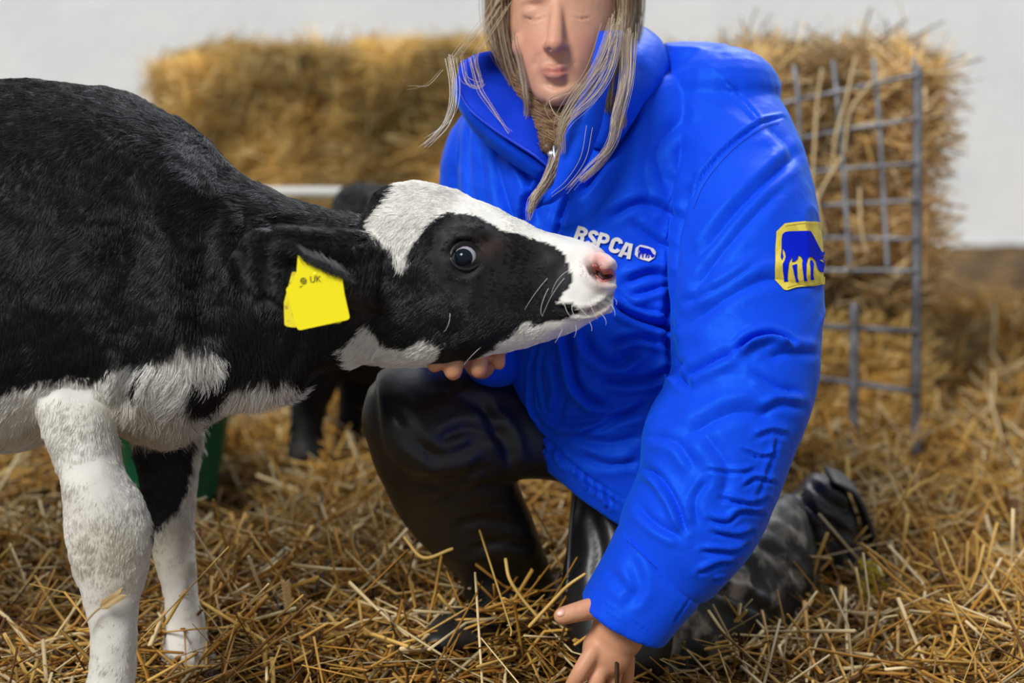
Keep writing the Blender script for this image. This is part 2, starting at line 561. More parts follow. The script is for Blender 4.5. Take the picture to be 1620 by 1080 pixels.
def box(c, s, bev=0):
    bm = bmesh.new(); bmesh.ops.create_cube(bm, size=1)
    for q in bm.verts: q.co = Vector((q.co.x * s[0] + c[0], q.co.y * s[1] + c[1], q.co.z * s[2] + c[2]))
    if bev: bmesh.ops.bevel(bm, geom=bm.edges[:], offset=bev, segments=2, affect='EDGES')
    vv = np.array([q.co[:] for q in bm.verts]); ff = [tuple(x.index for x in q.verts) for q in bm.faces]
    bm.free(); return vv, ff
w = obj('wall_back', box((0, 5.4, 1.2), (7, .15, 2.5)), M_wall, smooth=False); tag(w, kind='structure')

# ================================================================== THE CALF
calf = thing('calf', 'black and white calf with yellow ear tag resting its chin on a hand', 'calf', (P(60, 700, 1.9)[0], P(60, 700, 1.9)[1], 0))

head = [(575, 345, 560, 560, 1.90, .055), (605, 302, 590, 568, 1.90, .078), (650, 289, 645, 573, 1.895, .086), (700, 297, 700, 570, 1.89, .086),
        (742, 312, 750, 563, 1.885, .080), (790, 333, 800, 552, 1.88, .068), (840, 357, 848, 541, 1.875, .058), (880, 371, 888, 529, 1.87, .052),
        (918, 381, 922, 514, 1.87, .050), (946, 391, 944, 501, 1.87, .046), (962, 404, 957, 492, 1.87, .038), (971, 420, 967, 479, 1.87, .028), (976, 438, 974, 462, 1.87, .012)]
neck = [(600, 340, 600, 560, 1.9, .05), (560, 341, 570, 573, 1.90, .062), (510, 332, 508, 586, 1.91, .070), (450, 314, 464, 616, 1.918, .080), (405, 292, 405, 634, 1.925, .09), (365, 268, 348, 648, 1.93, .105),
        (305, 205, 285, 694, 1.94, .125), (240, 170, 225, 688, 1.95, .14), (180, 144, 160, 668, 1.96, .155), (110, 132, 60, 700, 1.97, .175),
        (0, 128, -30, 700, 1.98, .19), (-150, 132, -160, 720, 1.99, .205), (-350, 135, -350, 730, 2.0, .205), (-500, 132, -500, 680, 2.0, .185),
        (-610, 160, -590, 600, 2.0, .14), (-665, 240, -650, 500, 2.0, .07)]
nleg = [(30, 420, 190, 470, 1.93, .03), (20, 500, 186, 530, 1.90, .045), (36, 565, 180, 590, 1.89, .05), (62, 650, 179, 655, 1.862, .047), (88, 720, 187, 718, 1.845, .042), (98, 758, 200, 758, 1.83, .041), (103, 795, 224, 793, 1.83, .042),
        (106, 845, 239, 840, 1.83, .042), (118, 900, 234, 895, 1.83, .036), (135, 950, 222, 945, 1.83, .028), (143, 1000, 216, 998, 1.83, .026),
        (138, 1070, 213, 1075, 1.83, .026), (120, 1130, 218, 1130, 1.83, .031), (125, 1160, 225, 1160, 1.82, .032), (120, 1185, 240, 1185, 1.81, .037)]
fleg = [(190, 560, 310, 560, 2.02, .05), (205, 640, 312, 640, 2.05, .045), (215, 700, 311, 700, 2.06, .038), (222, 760, 311, 760, 2.06, .036), (230, 805, 307, 805, 2.06, .034),
        (239, 845, 306, 845, 2.06, .034), (246, 885, 309, 885, 2.06, .032), (258, 930, 312, 930, 2.06, .026), (262, 980, 322, 980, 2.06, .026), (258, 1020, 330, 1020, 2.055, .03), (258, 1050, 345, 1050, 2.05, .034)]
def hind(dx, d, dz=0):
    return [(-600 + dx, 420, -380 + dx, 520, d, .07), (-590 + dx, 540, -410 + dx, 620, d, .06), (-585 + dx, 680, -475 + dx, 700, d, .04), (-600 + dx, 800, -520 + dx, 810, d, .03),
            (-585 + dx, 900, -520 + dx, 905, d, .025), (-575 + dx, 1050, -510 + dx, 1050, d, .025), (-570 + dx, 1150 + dz, -475 + dx, 1150 + dz, d, .033)]
ear_n = [(600, 368, 595, 475, 1.84, .03), (565, 368, 560, 474, 1.815, .028), (525, 369, 522, 462, 1.79, .019), (485, 366, 484, 470, 1.775, .013), (450, 364, 448, 475, 1.770, .011), (422, 366, 414, 464, 1.768, .010), (400, 374, 392, 446, 1.768, .008), (383, 386, 378, 426, 1.770, .006), (371, 399, 370, 410, 1.772, .003)]
ear_f = [(595, 345, 590, 420, 1.96, .03), (560, 352, 550, 440, 2.0, .02), (510, 365, 500, 470, 2.05, .012), (460, 380, 450, 470, 2.08, .008), (420, 400, 418, 430, 2.09, .004)]
elbow = ellipsoid(P(82, 535, 1.89), [RT * .078, FW * .058, UP * .085])
brow = ellipsoid(P(735, 372, 1.83), [RT * .028, FW * .018, UP * .012])
lip = ellipsoid(P(935, 487, 1.865), [RT * .026, FW * .038, UP * .009])
cheek = ellipsoid(P(690, 490, 1.86), [RT * .06, FW * .052, UP * .045])
nose = ellipsoid(P(952, 424, 1.85), [RT * .017, FW * .030, UP * .017])
tailv = tube([P(-655, 260, 2), P(-690, 380, 2), P(-690, 560, 2), P(-680, 750, 2)], [.03, .02, .018, .022])
body_me = remesh([loft(head, 48, 6, 2.35), loft(neck, 56, 5, 2.15), loft(nleg, 28, 5), loft(fleg, 28, 5), loft(hind(0, 1.9), 28), loft(hind(60, 2.1, -80), 28),
                  loft(ear_n, 28, 6, 2), loft(ear_f, 24, 6, 2), brow, lip, cheek, nose, elbow, tailv], .0034, 5)
calf_strokes = [
    ([(972, 463), (955, 480), (930, 492), (900, 490), (880, 480)], 3.6, .0075, .6),     # mouth
    ([(936, 417), (941, 429), (953, 438), (970, 435)], 7.5, .024, .3),                                # nostril
    ([(942, 404), (958, 410), (970, 420)], 7, -.003, .0),
    ([(440, 415), (500, 432), (560, 440)], 22, .014, .3), ([(376, 400), (398, 378), (430, 370), (480, 372), (540, 376)], 6, -.004, 0), ([(376, 424), (396, 444), (430, 460), (462, 468)], 5, -.004, 0), ([(520, 360), (480, 352), (430, 350)], 7, .006, .2),                               # cup of the ear
    ([(400, 410), (450, 428)], 16, .006, .3),
    ([(712, 402), (722, 386), (742, 383), (756, 395)], 4.5, .004, .5),                    # lid crease
    ([(716, 420), (735, 432), (758, 420)], 5, .003, .5),
    ([(780, 400), (850, 420), (900, 440)], 22, .004, .4),
    ([(600, 480), (590, 530), (600, 560)], 16, .010, .3),                               # behind the jaw
    ([(330, 300), (320, 420), (330, 560)], 30, .010, .4),                               # shoulder to neck
    ([(400, 330), (385, 400), (390, 470)], 14, .005, .5), ([(440, 340), (420, 400), (425, 480)], 12, .004, .5), ([(480, 500), (470, 560)], 12, .004, .5),
    ([(230, 330), (215, 450), (200, 560)], 34, .008, .4),
    ([(195, 640), (200, 600), (215, 560)], 14, .012, .3),
]
sculpt(body_me, calf_strokes)
v = gv(body_me); n_ = gn(body_me)
q = proj(v)
v += n_ * (.0018 * fbm(v, 30, 2, 3))[:, None]
sv(body_me, v)

WHITE1 = [(640, 250), (900, 330), (1010, 390), (1010, 530), (800, 620), (762, 562), (780, 552), (800, 540), (820, 523), (837, 507), (850, 513), (880, 509), (905, 501), (921, 493), (916, 486), (903, 480), (888, 481), (884, 475), (895, 460), (904, 445), (903, 430), (896, 418), (888, 400), (875, 388), (856, 385), (840, 373), (800, 363), (775, 349), (752, 338), (715, 341), (690, 347), (676, 358), (668, 374), (655, 388), (645, 405), (637, 420), (628, 418), (622, 395), (610, 383), (598, 380), (587, 368), (585, 347), (600, 335), (618, 320), (622, 305), (632, 292)]
WHITE2 = [(583, 498), (590, 510), (600, 525), (615, 535), (630, 542), (650, 545), (672, 532), (690, 535), (708, 548), (704, 562), (690, 585), (660, 600), (600, 600), (560, 575), (537, 548), (550, 540), (570, 525), (580, 505)]
WHITE3 = [(-60, 640), (60, 600), (140, 600), (160, 597), (172, 588), (177, 568), (190, 562), (235, 563), (262, 548), (285, 536), (320, 538), (340, 544), (346, 556), (344, 575), (336, 590), (322, 600), (312, 590), (305, 588), (303, 620), (296, 640), (310, 652), (330, 650), (345, 670), (320, 720), (240, 730), (245, 1400), (-60, 1400)]
SLIT = [(228, 572), (233, 580), (222, 602), (208, 612), (206, 598), (215, 585)]
WHITE4 = [(354, 660), (352, 622), (365, 604), (385, 594), (430, 590), (452, 584), (468, 590), (465, 620), (455, 640), (400, 665)]
FARBLACK = [(190, 600), (330, 600), (300, 700), (300, 740), (292, 780), (280, 812), (262, 825), (243, 838), (234, 820), (190, 760)]
def coat_mask(p, q, jit=0.0):
    x = q[:, :2] + (rng.normal(0, jit, (len(q), 2)) if jit else 0)
    x = x + np.stack([fbm(p, 55, 31, 2), fbm(p, 55, 41, 2)], -1) * 4
    d = q[:, 2]
    legf = (d > 1.985) & (x[:, 1] > 690) & (x[:, 0] > 190) & (x[:, 0] < 360)
    w = in_poly(x, WHITE1) | in_poly(x, WHITE2) | (in_poly(x, WHITE3) & ~in_poly(x, SLIT)) | in_poly(x, WHITE4)
    w = np.where(legf, ~in_poly(x, FARBLACK), w)
    hl = (x[:, 0] < -380) & (x[:, 1] > 720)
    return w | hl
def coat_cols(p, q, jit=0.0, hair=True):
    w = coat_mask(p, q, jit)
    n = len(p)
    base = np.where(w[:, None], np.array([.88, .855, .80]), np.array([.0045, .0047, .006]))
    x, y = q[:, 0], q[:, 1]
    def blob(cx, cy, rx, ry): return np.exp(-((x - cx) / rx) ** 2 - ((y - cy) / ry) ** 2)
    # soiling and natural tints of the coat, plus leg grey that offsets bright sun
    stain = blob(180, 880, 70, 60) * .55 + blob(230, 660, 80, 50) * .5 + blob(290, 860, 40, 50) * .4
    stain = np.clip(stain + .10 * fbm(p, 22, 77, 2) * (x < 480), 0, .8) * w
    base = base * (1 - stain[:, None]) + np.array([.56, .45, .25]) * stain[:, None] * 1.0
    leg_grey = (.45 * np.clip((y - 590) / 60, 0, 1) * (x < 360) * w)[:, None]  # greyish cream on the white legs, also dims them under strong sunlight
    base = base * (1 - leg_grey) + np.array([.52, .49, .42]) * leg_grey
    brown = np.clip(blob(570, 470, 30, 26) + .6 * blob(775, 390, 26, 22), 0, 1) * ~w
    base = base * (1 - brown[:, None] * .7) + np.array([.085, .05, .032]) * brown[:, None] * .7
    pink = np.clip(blob(948, 410, 24, 18) * .9 + blob(958, 440, 20, 20) * .7 + blob(945, 492, 40, 10) * .35, 0, .95) * w * (d_head(q))
    base = base * (1 - pink[:, None]) + np.array([.72, .36, .32]) * pink[:, None]
    if hair: base = base * rng.uniform(.8, 1.12, (n, 1))
    return base
def d_head(q): return (q[:, 1] < 600) & (q[:, 0] > 800)

v = gv(body_me); q = proj(v)
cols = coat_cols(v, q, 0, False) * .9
x, y = q[:, 0], q[:, 1]
nos = np.exp(-(seg_dist(q[:, :2], [(938, 420), (943, 431), (954, 438), (969, 435)])[0] / 6.8) ** 2) * (q[:, 2] < 1.87)
cols = cols * (1 - nos[:, None]) + np.array([.06, .008, .008]) * nos[:, None]
mth = np.exp(-(seg_dist(q[:, :2], [(973, 463), (955, 480), (930, 492)])[0] / 3.4) ** 2) * (q[:, 2] < 1.87)
cols = cols * (1 - mth[:, None] * .75) + np.array([.10, .04, .04]) * mth[:, None] * .75  # mouth line tint, with the upper lip's shadow painted in
set_col(body_me, 'tone', cols)
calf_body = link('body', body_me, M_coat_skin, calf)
tree = bvh(body_me)

# eye
ec, en = hit(tree, 737, 405)
axis = en / np.linalg.norm(en)
axis = axis * .9 + RT * .18; axis /= np.linalg.norm(axis)
econ = ec - axis * .0085
def disc_frame(a):
    u = np.cross(a, [0, 0, 1.0]); u /= np.linalg.norm(u)
    return u, np.cross(u, a)
eu, ev_ = disc_frame(axis)
ball = obj('eyeball', ellipsoid(econ, [eu * .0145, ev_ * .0142, axis * .0145], 40, 26), M_sclera, calf)
ir = obj('iris', ellipsoid(econ + axis * .0035 + -RT * .0012 - UP * .001, [eu * .0122, ev_ * .0120, axis * .0127], 40, 26), M_eye, ball)
def lid_arc(a0, a1, r, tube_r, push):
    pts = []
    for a in np.linspace(a0, a1, 14):
        pts.append(econ + axis * push + (eu * math.cos(a) + ev_ * math.sin(a)) * r * (1 + .12 * abs(math.cos(a)) ** 3))
    return tube(pts, [tube_r * (.45 + .55 * math.sin(math.pi * i / 13)) for i in range(14)], 12, 2)
obj('upper_eyelid', lid_arc(.1, math.pi - .1, .0140, .0034, .0072), M_lid, calf)
obj('lower_eyelid', lid_arc(math.pi + .05, 2 * math.pi - .05, .0142, .0022, .0068), M_lid, calf)
NL = [(936, 416), (942, 418), (952, 425), (964, 424), (973, 430), (973, 438), (964, 444), (952, 447), (944, 440), (938, 428)]
def skin_patch(poly, m_, name, off):
    bm = bmesh.new(); vs = [bm.verts.new((x, y, 0)) for x, y in poly]
    for t in tessellate_polygon([[Vector((x, y, 0)) for x, y in poly]]): bm.faces.new([vs[i] for i in t])
    for _ in range(4):
        bmesh.ops.subdivide_edges(bm, edges=[e for e in bm.edges if e.calc_length() > 3], cuts=1); bmesh.ops.triangulate(bm, faces=bm.faces[:])
    for q_ in bm.verts:
        l, n2 = hit(tree, q_.co.x, q_.co.y, 1.85); q_.co = Vector(l + n2 * off)
    bmesh.ops.recalc_face_normals(bm, faces=bm.faces)
    me = bpy.data.meshes.new(name); bm.to_mesh(me); bm.free()
    me.polygons.foreach_set('use_smooth', [True] * len(me.polygons))
    o = link(name, me, m_, calf); sm = o.modifiers.new('t', 'SOLIDIFY'); sm.thickness = .0008; sm.offset = 0
    return o
skin_patch(rounded(NL, 3, 4), mat('pink_nostril_skin', (.52, .16, .14, 1), .35), 'nostril', .0004)
NI = [(941, 424), (947, 429), (956, 434), (966, 432), (970, 436), (964, 442), (953, 444), (946, 438)]
skin_patch(rounded(NI, 3, 4), M_nostril, 'nostril_opening', .0010)
# the other eye, on the far cheek
fe = P(737, 405, 1.968)
fball = obj('eyeball', ellipsoid(fe, [RT * .014, UP * .014, FW * .014]), M_eye, calf)
# lashes
L = []
for a in np.linspace(.5, 2.6, 34):
    b = econ + axis * .0095 + (eu * math.cos(a) + ev_ * math.sin(a)) * .0145
    dr = axis * 1.0 + (eu * math.cos(a) + ev_ * math.sin(a)) * .5 - UP * .3
    L.append([b + dr * (.009 * t) + UP * (-.004 * t * t) for t in (0, .33, .66, 1)])
L = np.array(L)
strands('eyelashes', L, np.tile([.0003, .00025, .0002, .0001], (len(L), 1)), np.tile([.02, .02, .02], (len(L), 1)), M_coat, calf)

# hooves
for st_ in ([(118, 1188, 240, 1188, 1.81, .036), (108, 1225, 262, 1225, 1.805, .043), (104, 1245, 272, 1245, 1.80, .045)],
            [(256, 1048, 345, 1048, 2.05, .034), (250, 1080, 362, 1080, 2.045, .040), (248, 1098, 368, 1098, 2.04, .042)],
            [(-572, 1150, -474, 1150, 1.9, .034), (-580, 1200, -450, 1200, 1.9, .042), (-580, 1215, -448, 1215, 1.9, .042)],
            [(-512, 1070, -414, 1070, 2.1, .034), (-520, 1110, -390, 1110, 2.1, .042), (-520, 1122, -388, 1122, 2.1, .042)]):
    obj('hoof', loft(st_, 24, 4, 2.4), M_hoof, calf)

# coat
FLOW = [  # px, py, dx, dy, length mm, lift, curl
    (955, 430, -1, .15, 2.0, .25, 0), (935, 470, -1, .3, 3, .25, 0), (960, 400, -1, -.1, 2.2, .2, 0), (900, 400, -1, 0, 4, .2, .02), (900, 510, -1, .2, 5, .25, 0), (860, 440, -1, .25, 6, .3, .05), (820, 400, -1, .1, 7, .35, .12), (840, 480, -1, .35, 7, .35, .1),
    (780, 360, -1, -.1, 6, .25, .05), (780, 450, -1, .5, 6, .3, .06), (740, 350, -.8, -.2, 6, .25, 0), (712, 405, -1, .3, 4, .2, 0), (762, 405, -.3, .6, 4, .2, 0), (737, 430, -.4, 1, 4, .2, 0), (700, 480, -.7, 1, 8, .28, .05), (720, 540, -.8, .8, 9, .3, 0),
    (690, 310, -.7, .7, 9, .35, .05), (650, 300, -.4, .8, 10, .4, .08), (650, 350, -.1, 1, 12, .4, .08), (630, 395, 0, 1, 15, .4, .06), (600, 330, -.8, .4, 12, .6, .35), (570, 345, -.8, .3, 12, .6, .35), (600, 400, -.1, 1, 16, .4, .1), (575, 440, .15, 1, 20, .35, .06), (575, 475, .1, 1, 16, .35, 0), (650, 450, -.4, 1, 11, .3, .05), (640, 520, -.5, 1, 12, .4, .08), (600, 550, -.7, .8, 16, .45, .1), (560, 560, -.8, .5, 16, .4, .1), (680, 560, -.5, .9, 12, .4, .1),
    (540, 385, -1, .05, 12, .22, .04), (480, 375, -1, .05, 11, .22, .04), (420, 380, -1, .25, 10, .25, .04), (390, 410, -.7, .6, 10, .25, 0), (440, 440, -.6, .5, 10, .25, 0), (500, 450, -.2, 1, 12, .2, 0),
    (540, 345, -1, .1, 12, .3, .1), (480, 335, -1, .2, 14, .35, .12), (430, 330, -.8, .7, 17, .35, .16), (440, 350, -.7, .9, 17, .35, .16), (400, 300, -.9, .5, 16, .4, .16), (370, 350, -.5, 1, 18, .35, .16), (330, 300, -.5, 1, 16, .3, .1), (300, 230, -.6, .8, 13, .3, .06), (260, 190, -.8, .5, 11, .35, .05), (200, 160, -.9, .3, 10, .35, .05), (140, 142, -1, .2, 10, .3, 0), (200, 260, -.4, 1, 13, .3, .08), (250, 350, -.4, 1, 16, .35, .12), (170, 380, -.5, 1, 16, .35, .12), (320, 430, -.1, 1, 17, .3, .14), (400, 480, .0, 1, 16, .3, .1), (480, 540, .1, 1, 17, .3, .1), (200, 500, -.1, 1, 15, .3, .1), (120, 560, 0, 1, 12, .25, .05),
    (220, 580, -.3, 1, 28, .4, .12), (300, 560, -.1, 1, 28, .4, .12), (330, 580, .1, 1, 28, .45, .1), (270, 620, -.25, 1, 28, .35, .12), (240, 680, .1, 1, 26, .4, .12), (310, 665, .8, .5, 26, .5, .08), (340, 620, .1, 1, 24, .35, .08),
    (400, 615, .1, 1, 30, .5, .1), (450, 610, .6, .9, 30, .5, .1), (370, 620, -.2, 1, 26, .5, .1),
    (150, 640, .1, 1, 8, .25, 0), (160, 750, .1, 1, 6, .22, 0), (190, 860, .2, 1, 9, .35, .1), (180, 960, 0, 1, 6, .25, 0), (260, 750, 0, 1, 8, .3, 0), (280, 900, 0, 1, 6, .25, 0), (290, 960, 0, 1, 6, .25, 0), (0, 300, -.8, .8, 12, .3, .05), (0, 600, -.6, 1, 13, .3, .05), (-300, 400, -1, .5, 13, .3, 0), (-550, 800, 0, 1, 7, .2, 0)]
def wcalf(c, n):
    vd = CAM - c; vd /= np.linalg.norm(vd, axis=1)[:, None]
    q = proj(c)
    w = np.where((n * vd).sum(1) > -.12, 1.0, .12)
    w = w * np.where(q[:, 0] < -30, .15, 1.0)
    w = w * np.where((q[:, 0] > 560) & (q[:, 1] < 600), 2.3, 1.0)
    w = w * np.where((q[:, 0] > 925) & (q[:, 1] > 395) & (q[:, 1] < 470), .25, 1.0)
    e = np.hypot((q[:, 0] - 737) / 21, (q[:, 1] - 405) / 20)
    w = w * np.where((e < 1) & (q[:, 2] < 1.9), 0.0, 1.0)
    w = w * np.where(seg_dist(q[:, :2], [(941, 424), (945, 432), (954, 437), (966, 434)])[0] < 8.5, 0, 1)
    w = w * np.where((seg_dist(q[:, :2], [(973, 463), (955, 480), (930, 492), (905, 491)])[0] < 1.7) & (q[:, 2] < 1.9), 0, 1)
    w = w * np.where(q[:, 1] > 1060, .2, 1)
    return w
fur('coat', body_me, 230000, wcalf, FLOW, lambda p, q: coat_cols(p, q, 1.5), calf)

# whiskers
W = []
for (x0, y0, x1, y1, x2, y2) in [(868, 455, 850, 490, 858, 500), (905, 425, 880, 435, 872, 465), (893, 440, 872, 462, 858, 500), (893, 480, 896, 496, 906, 503), (905, 482, 903, 492, 912, 505), (930, 470, 936, 490, 945, 505), (912, 478, 924, 498, 935, 502), (712, 495, 712, 515, 702, 525), (762, 548, 745, 562, 733, 578), (866, 440, 843, 466, 830, 490), (968, 470, 978, 474, 975, 482), (965, 480, 975, 490, 972, 500), (950, 495, 962, 506, 958, 514), (930, 505, 938, 516, 936, 524), (910, 512, 914, 524, 908, 534), (890, 520, 884, 534, 878, 542)]:
    a, na = hit(tree, x0, y0)
    k = []
    for t in np.linspace(0, 1, 7):
        xx = (1 - t) ** 2 * x0 + 2 * t * (1 - t) * x1 + t * t * x2; yy = (1 - t) ** 2 * y0 + 2 * t * (1 - t) * y1 + t * t * y2
        da = proj(a)[2]
        k.append(P(xx, yy, da - .014 * math.sin(t * 1.6)))
    W.append(k)
W = np.array(W)
strands('whiskers', W, np.tile(np.linspace(.00022, .00008, 7), (len(W), 1)), np.tile([.8, .78, .75], (len(W), 1)), M_coat, calf)

# ear tag
def plate(outline, d_fn, thick, mat_, name, parent, tilt=0):
    n = len(outline)
    fr = np.array([P(x, y, d_fn(x, y)) for x, y in outline]); bk = fr + np.array([0, thick, 0])
    tris = tessellate_polygon([[Vector(p) for p in fr]])
    fcs = [tuple(t) for t in tris] + [tuple(n + i for i in reversed(t)) for t in tris] + [(i, (i + 1) % n, n + (i + 1) % n, n + i) for i in range(n)]
    o = obj(name, (np.vstack([fr, bk]), fcs), mat_, parent, smooth=False)
    return o
tg = thing('tmp', '', '', P(490, 430, 1.77)); del_tag = tg
tg.name = 'ear_tag'; tg.parent = calf; tg.matrix_parent_inverse = calf.matrix_world.inverted()
TAGP = rounded([(471, 404), (492, 417), (516, 430), (541, 438), (545, 465), (554, 505), (471, 523), (452, 457), (462, 447), (469, 430)], [1, 0, 0, 3, 0, 6, 6, 3, 0, 0])
dt = lambda x, y: 1.745 + (y - 404) * .00004 - (x - 505) * .00006
front = plate(TAGP, dt, .0018, M_yellow, 'front_panel', tg)
BACKP = rounded([(462, 430), (540, 440), (546, 500), (540, 511), (466, 518), (450, 516), (449, 478)], [2, 2, 2, 4, 4, 5, 2])
plate(BACKP, lambda x, y: 1.756, .0018, M_yellow_dirty, 'back_panel', tg)
obj('stud', tube([P(500, 434, 1.752), P(500, 434, 1.79)], [.006, .006], 16, 2), M_yellow, tg)

def text_mesh(s, offset=0.0, shear=0.0):
    c = bpy.data.curves.new('t', 'FONT'); c.body = s; c.size = 1; c.offset = offset; c.shear = shear; c.resolution_u = 3
    o = bpy.data.objects.new('t', c); COL.objects.link(o)
    dg = bpy.context.evaluated_depsgraph_get()
    me = bpy.data.meshes.new_from_object(o.evaluated_get(dg))
    bpy.data.objects.remove(o); bpy.data.curves.remove(c)
    return me
def map_text(s, x0, y0, ex, ey, d_fn, mat_, name, parent, offset=0.0, shear=0.0, normalise=False):
    """ex: pixel vector of the text's width direction for one unit, ey: for one unit up"""
    me = text_mesh(s, offset, shear)
    v = gv(me)
    if normalise:
        v[:, 0] = (v[:, 0] - v[:, 0].min()) / np.ptp(v[:, 0]); v[:, 1] = (v[:, 1] - v[:, 1].min()) / np.ptp(v[:, 1])
    w = np.array([d_fn(x0 + a[0] * ex[0] + a[1] * ey[0], y0 + a[0] * ex[1] + a[1] * ey[1]) for a in v])
    sv(me, w)
    return link(name, me, mat_, parent)
map_text('UK', 491, 447, (17, -1.2), (-1.0, -10), lambda x, y: P(x, y, dt(x, y) - .0006), M_print, 'printed_letters', front, 0.0, .1, True)
cpts = [P(480 + 4.6 * math.cos(a), 444 + 4.6 * math.sin(a), dt(480, 444) - .0006) for a in np.linspace(0, 2 * math.pi, 17)]
cm = [tube(cpts, [.00035] * 17, 6, 1, cap=False)]
cm.append(tube([P(480, 439.5, dt(480, 440) - .0006), P(480, 448.5, dt(480, 448) - .0006)], [.0003] * 2, 6, 1))
cm.append(tube([P(476.5, 441, dt(480, 440) - .0006), P(478.3, 446, dt(480, 448) - .0006), P(480, 442, dt(480, 442) - .0006), P(481.7, 446, dt(480, 442) - .0006), P(483.5, 441, dt(480, 442) - .0006)], [.0003] * 5, 6, 1))
obj('crown_mark', join(cm), M_print, front)
obj('pencil_mark', tube([P(474, 454, dt(474, 454) - .0005), P(478, 452, dt(478, 452) - .0005)], [.0003] * 2, 6, 1), M_print, front)

fr = []
for i in range(420):
    a = rng.random(); x0 = 478 + 72 * a + rng.normal(0, 2); y0 = 404 + 34 * a + rng.normal(0, 3)
    ln = rng.uniform(2, 11); dx = rng.normal(5, 3)
    dd = 1.742 - (x0 - 505) * .00006
    fr.append([P(x0 - 14, y0 - 16, dd + .012), P(x0, y0, dd), P(x0 + dx * .6, y0 + ln * .6, dd - .001), P(x0 + dx * 1.3, y0 + ln, dd)])
fr = np.array([f_ for f_ in fr])
strands('ear_fringe', fr, np.tile([.0003, .0003, .00022, .0001], (len(fr), 1)), np.tile([.006, .006, .006], (len(fr), 1)), M_coat, calf)

# ================================================================== THE CALF BEHIND
calf2 = thing('calf', 'small all-black calf standing out of focus behind the tagged calf', 'calf', P(560, 720, 2.9))
b2 = [(520, 350, 500, 470, 2.9, .05), (535, 305, 520, 540, 2.9, .09), (565, 291, 545, 590, 2.9, .11), (610, 296, 600, 605, 2.9, .12), (680, 310, 680, 610, 2.92, .13), (760, 310, 760, 610, 2.95, .13), (840, 305, 840, 590, 2.97, .11), (885, 350, 880, 500, 2.98, .05)]
l2a = [(455, 560, 560, 560, 2.86, .05), (458, 610, 535, 612, 2.86, .04), (460, 650, 515, 655, 2.86, .03), (458, 690, 512, 692, 2.86, .028), (452, 725, 520, 725, 2.85, .034)]
l2b = [(520, 560, 610, 560, 2.98, .05), (535, 620, 590, 620, 2.98, .03), (530, 680, 575, 680, 2.98, .025), (525, 715, 582, 715, 2.98, .032)]
l2c = [(770, 560, 880, 560, 2.9, .05), (790, 640, 850, 640, 2.9, .03), (790, 720, 850, 720, 2.9, .03)]
l2d = [(730, 560, 820, 560, 3.02, .05), (740, 640, 795, 640, 3.02, .03), (740, 700, 795, 700, 3.02, .03)]
h2 = [(600, 380, 560, 470, 2.82, .05), (560, 430, 500, 520, 2.8, .06), (520, 500, 440, 560, 2.78, .06), (490, 550, 440, 600, 2.78, .05), (480, 590, 450, 620, 2.78, .035)]
me2 = remesh([loft(b2, 36, 5), loft(l2a, 20), loft(l2b, 20), loft(l2c, 20), loft(l2d, 20), loft(h2, 28),
              tube([P(560, 430, 2.75), P(600, 440, 2.68), P(610, 450, 2.66)], [.02, .025, .008])], .008, 4)
set_col(me2, 'tone', np.tile([.004, .004, .004], (len(me2.vertices), 1)))
link('body', me2, M_coat_skin, calf2)
def w2(c, n):
    vd = CAM - c; vd /= np.linalg.norm(vd, axis=1)[:, None]
    return np.where((n * vd).sum(1) > -.1, 1, .1)
fur('coat', me2, 24000, w2, [(560, 300, -.5, 1, 14, .3, .1), (500, 600, 0, 1, 12, .3, .1)], lambda p, q: np.tile([.004, .0038, .004], (len(p), 1)) * rng.uniform(.7, 1.3, (len(p), 1)), calf2, radius=.0006)

# ================================================================== THE PERSON
person = thing('person', 'person kneeling in blue padded jacket and black trousers, holding the calf\'s chin', 'person', (P(1000, 900, 2.2)[0], P(1000, 900, 2.2)[1], 0))

# --- skin
headst = [(862, 168, 908, 165, 2.035, .012), (845, 152, 925, 148, 2.04, .034), (826, 120, 945, 115, 2.06, .055), (808, 75, 965, 70, 2.08, .075), (796, 20, 980, 15, 2.10, .090),
          (793, -30, 982, -35, 2.11, .098), (803, -75, 972, -80, 2.12, .092), (830, -108, 945, -112, 2.12, .07), (865, -125, 910, -127, 2.12, .03)]
neckst = [(835, 60, 950, 60, 2.14, .055), (842, 140, 950, 140, 2.15, .052), (840, 220, 970, 220, 2.17, .055), (800, 270, 1020, 270, 2.18, .06)]
torsost = [(820, 200, 1080, 200, 2.18, .05), (790, 240, 1150, 230, 2.17, .08), (790, 330, 1150, 330, 2.17, .09), (810, 450, 1150, 450, 2.16, .09), (860, 600, 1160, 600, 2.16, .09), (920, 720, 1150, 740, 2.16, .09), (960, 790, 1120, 800, 2.16, .08)]
skin_parts = [loft(headst, 44, 5, 2.15), loft(neckst, 28, 4), loft(torsost, 32, 4)]
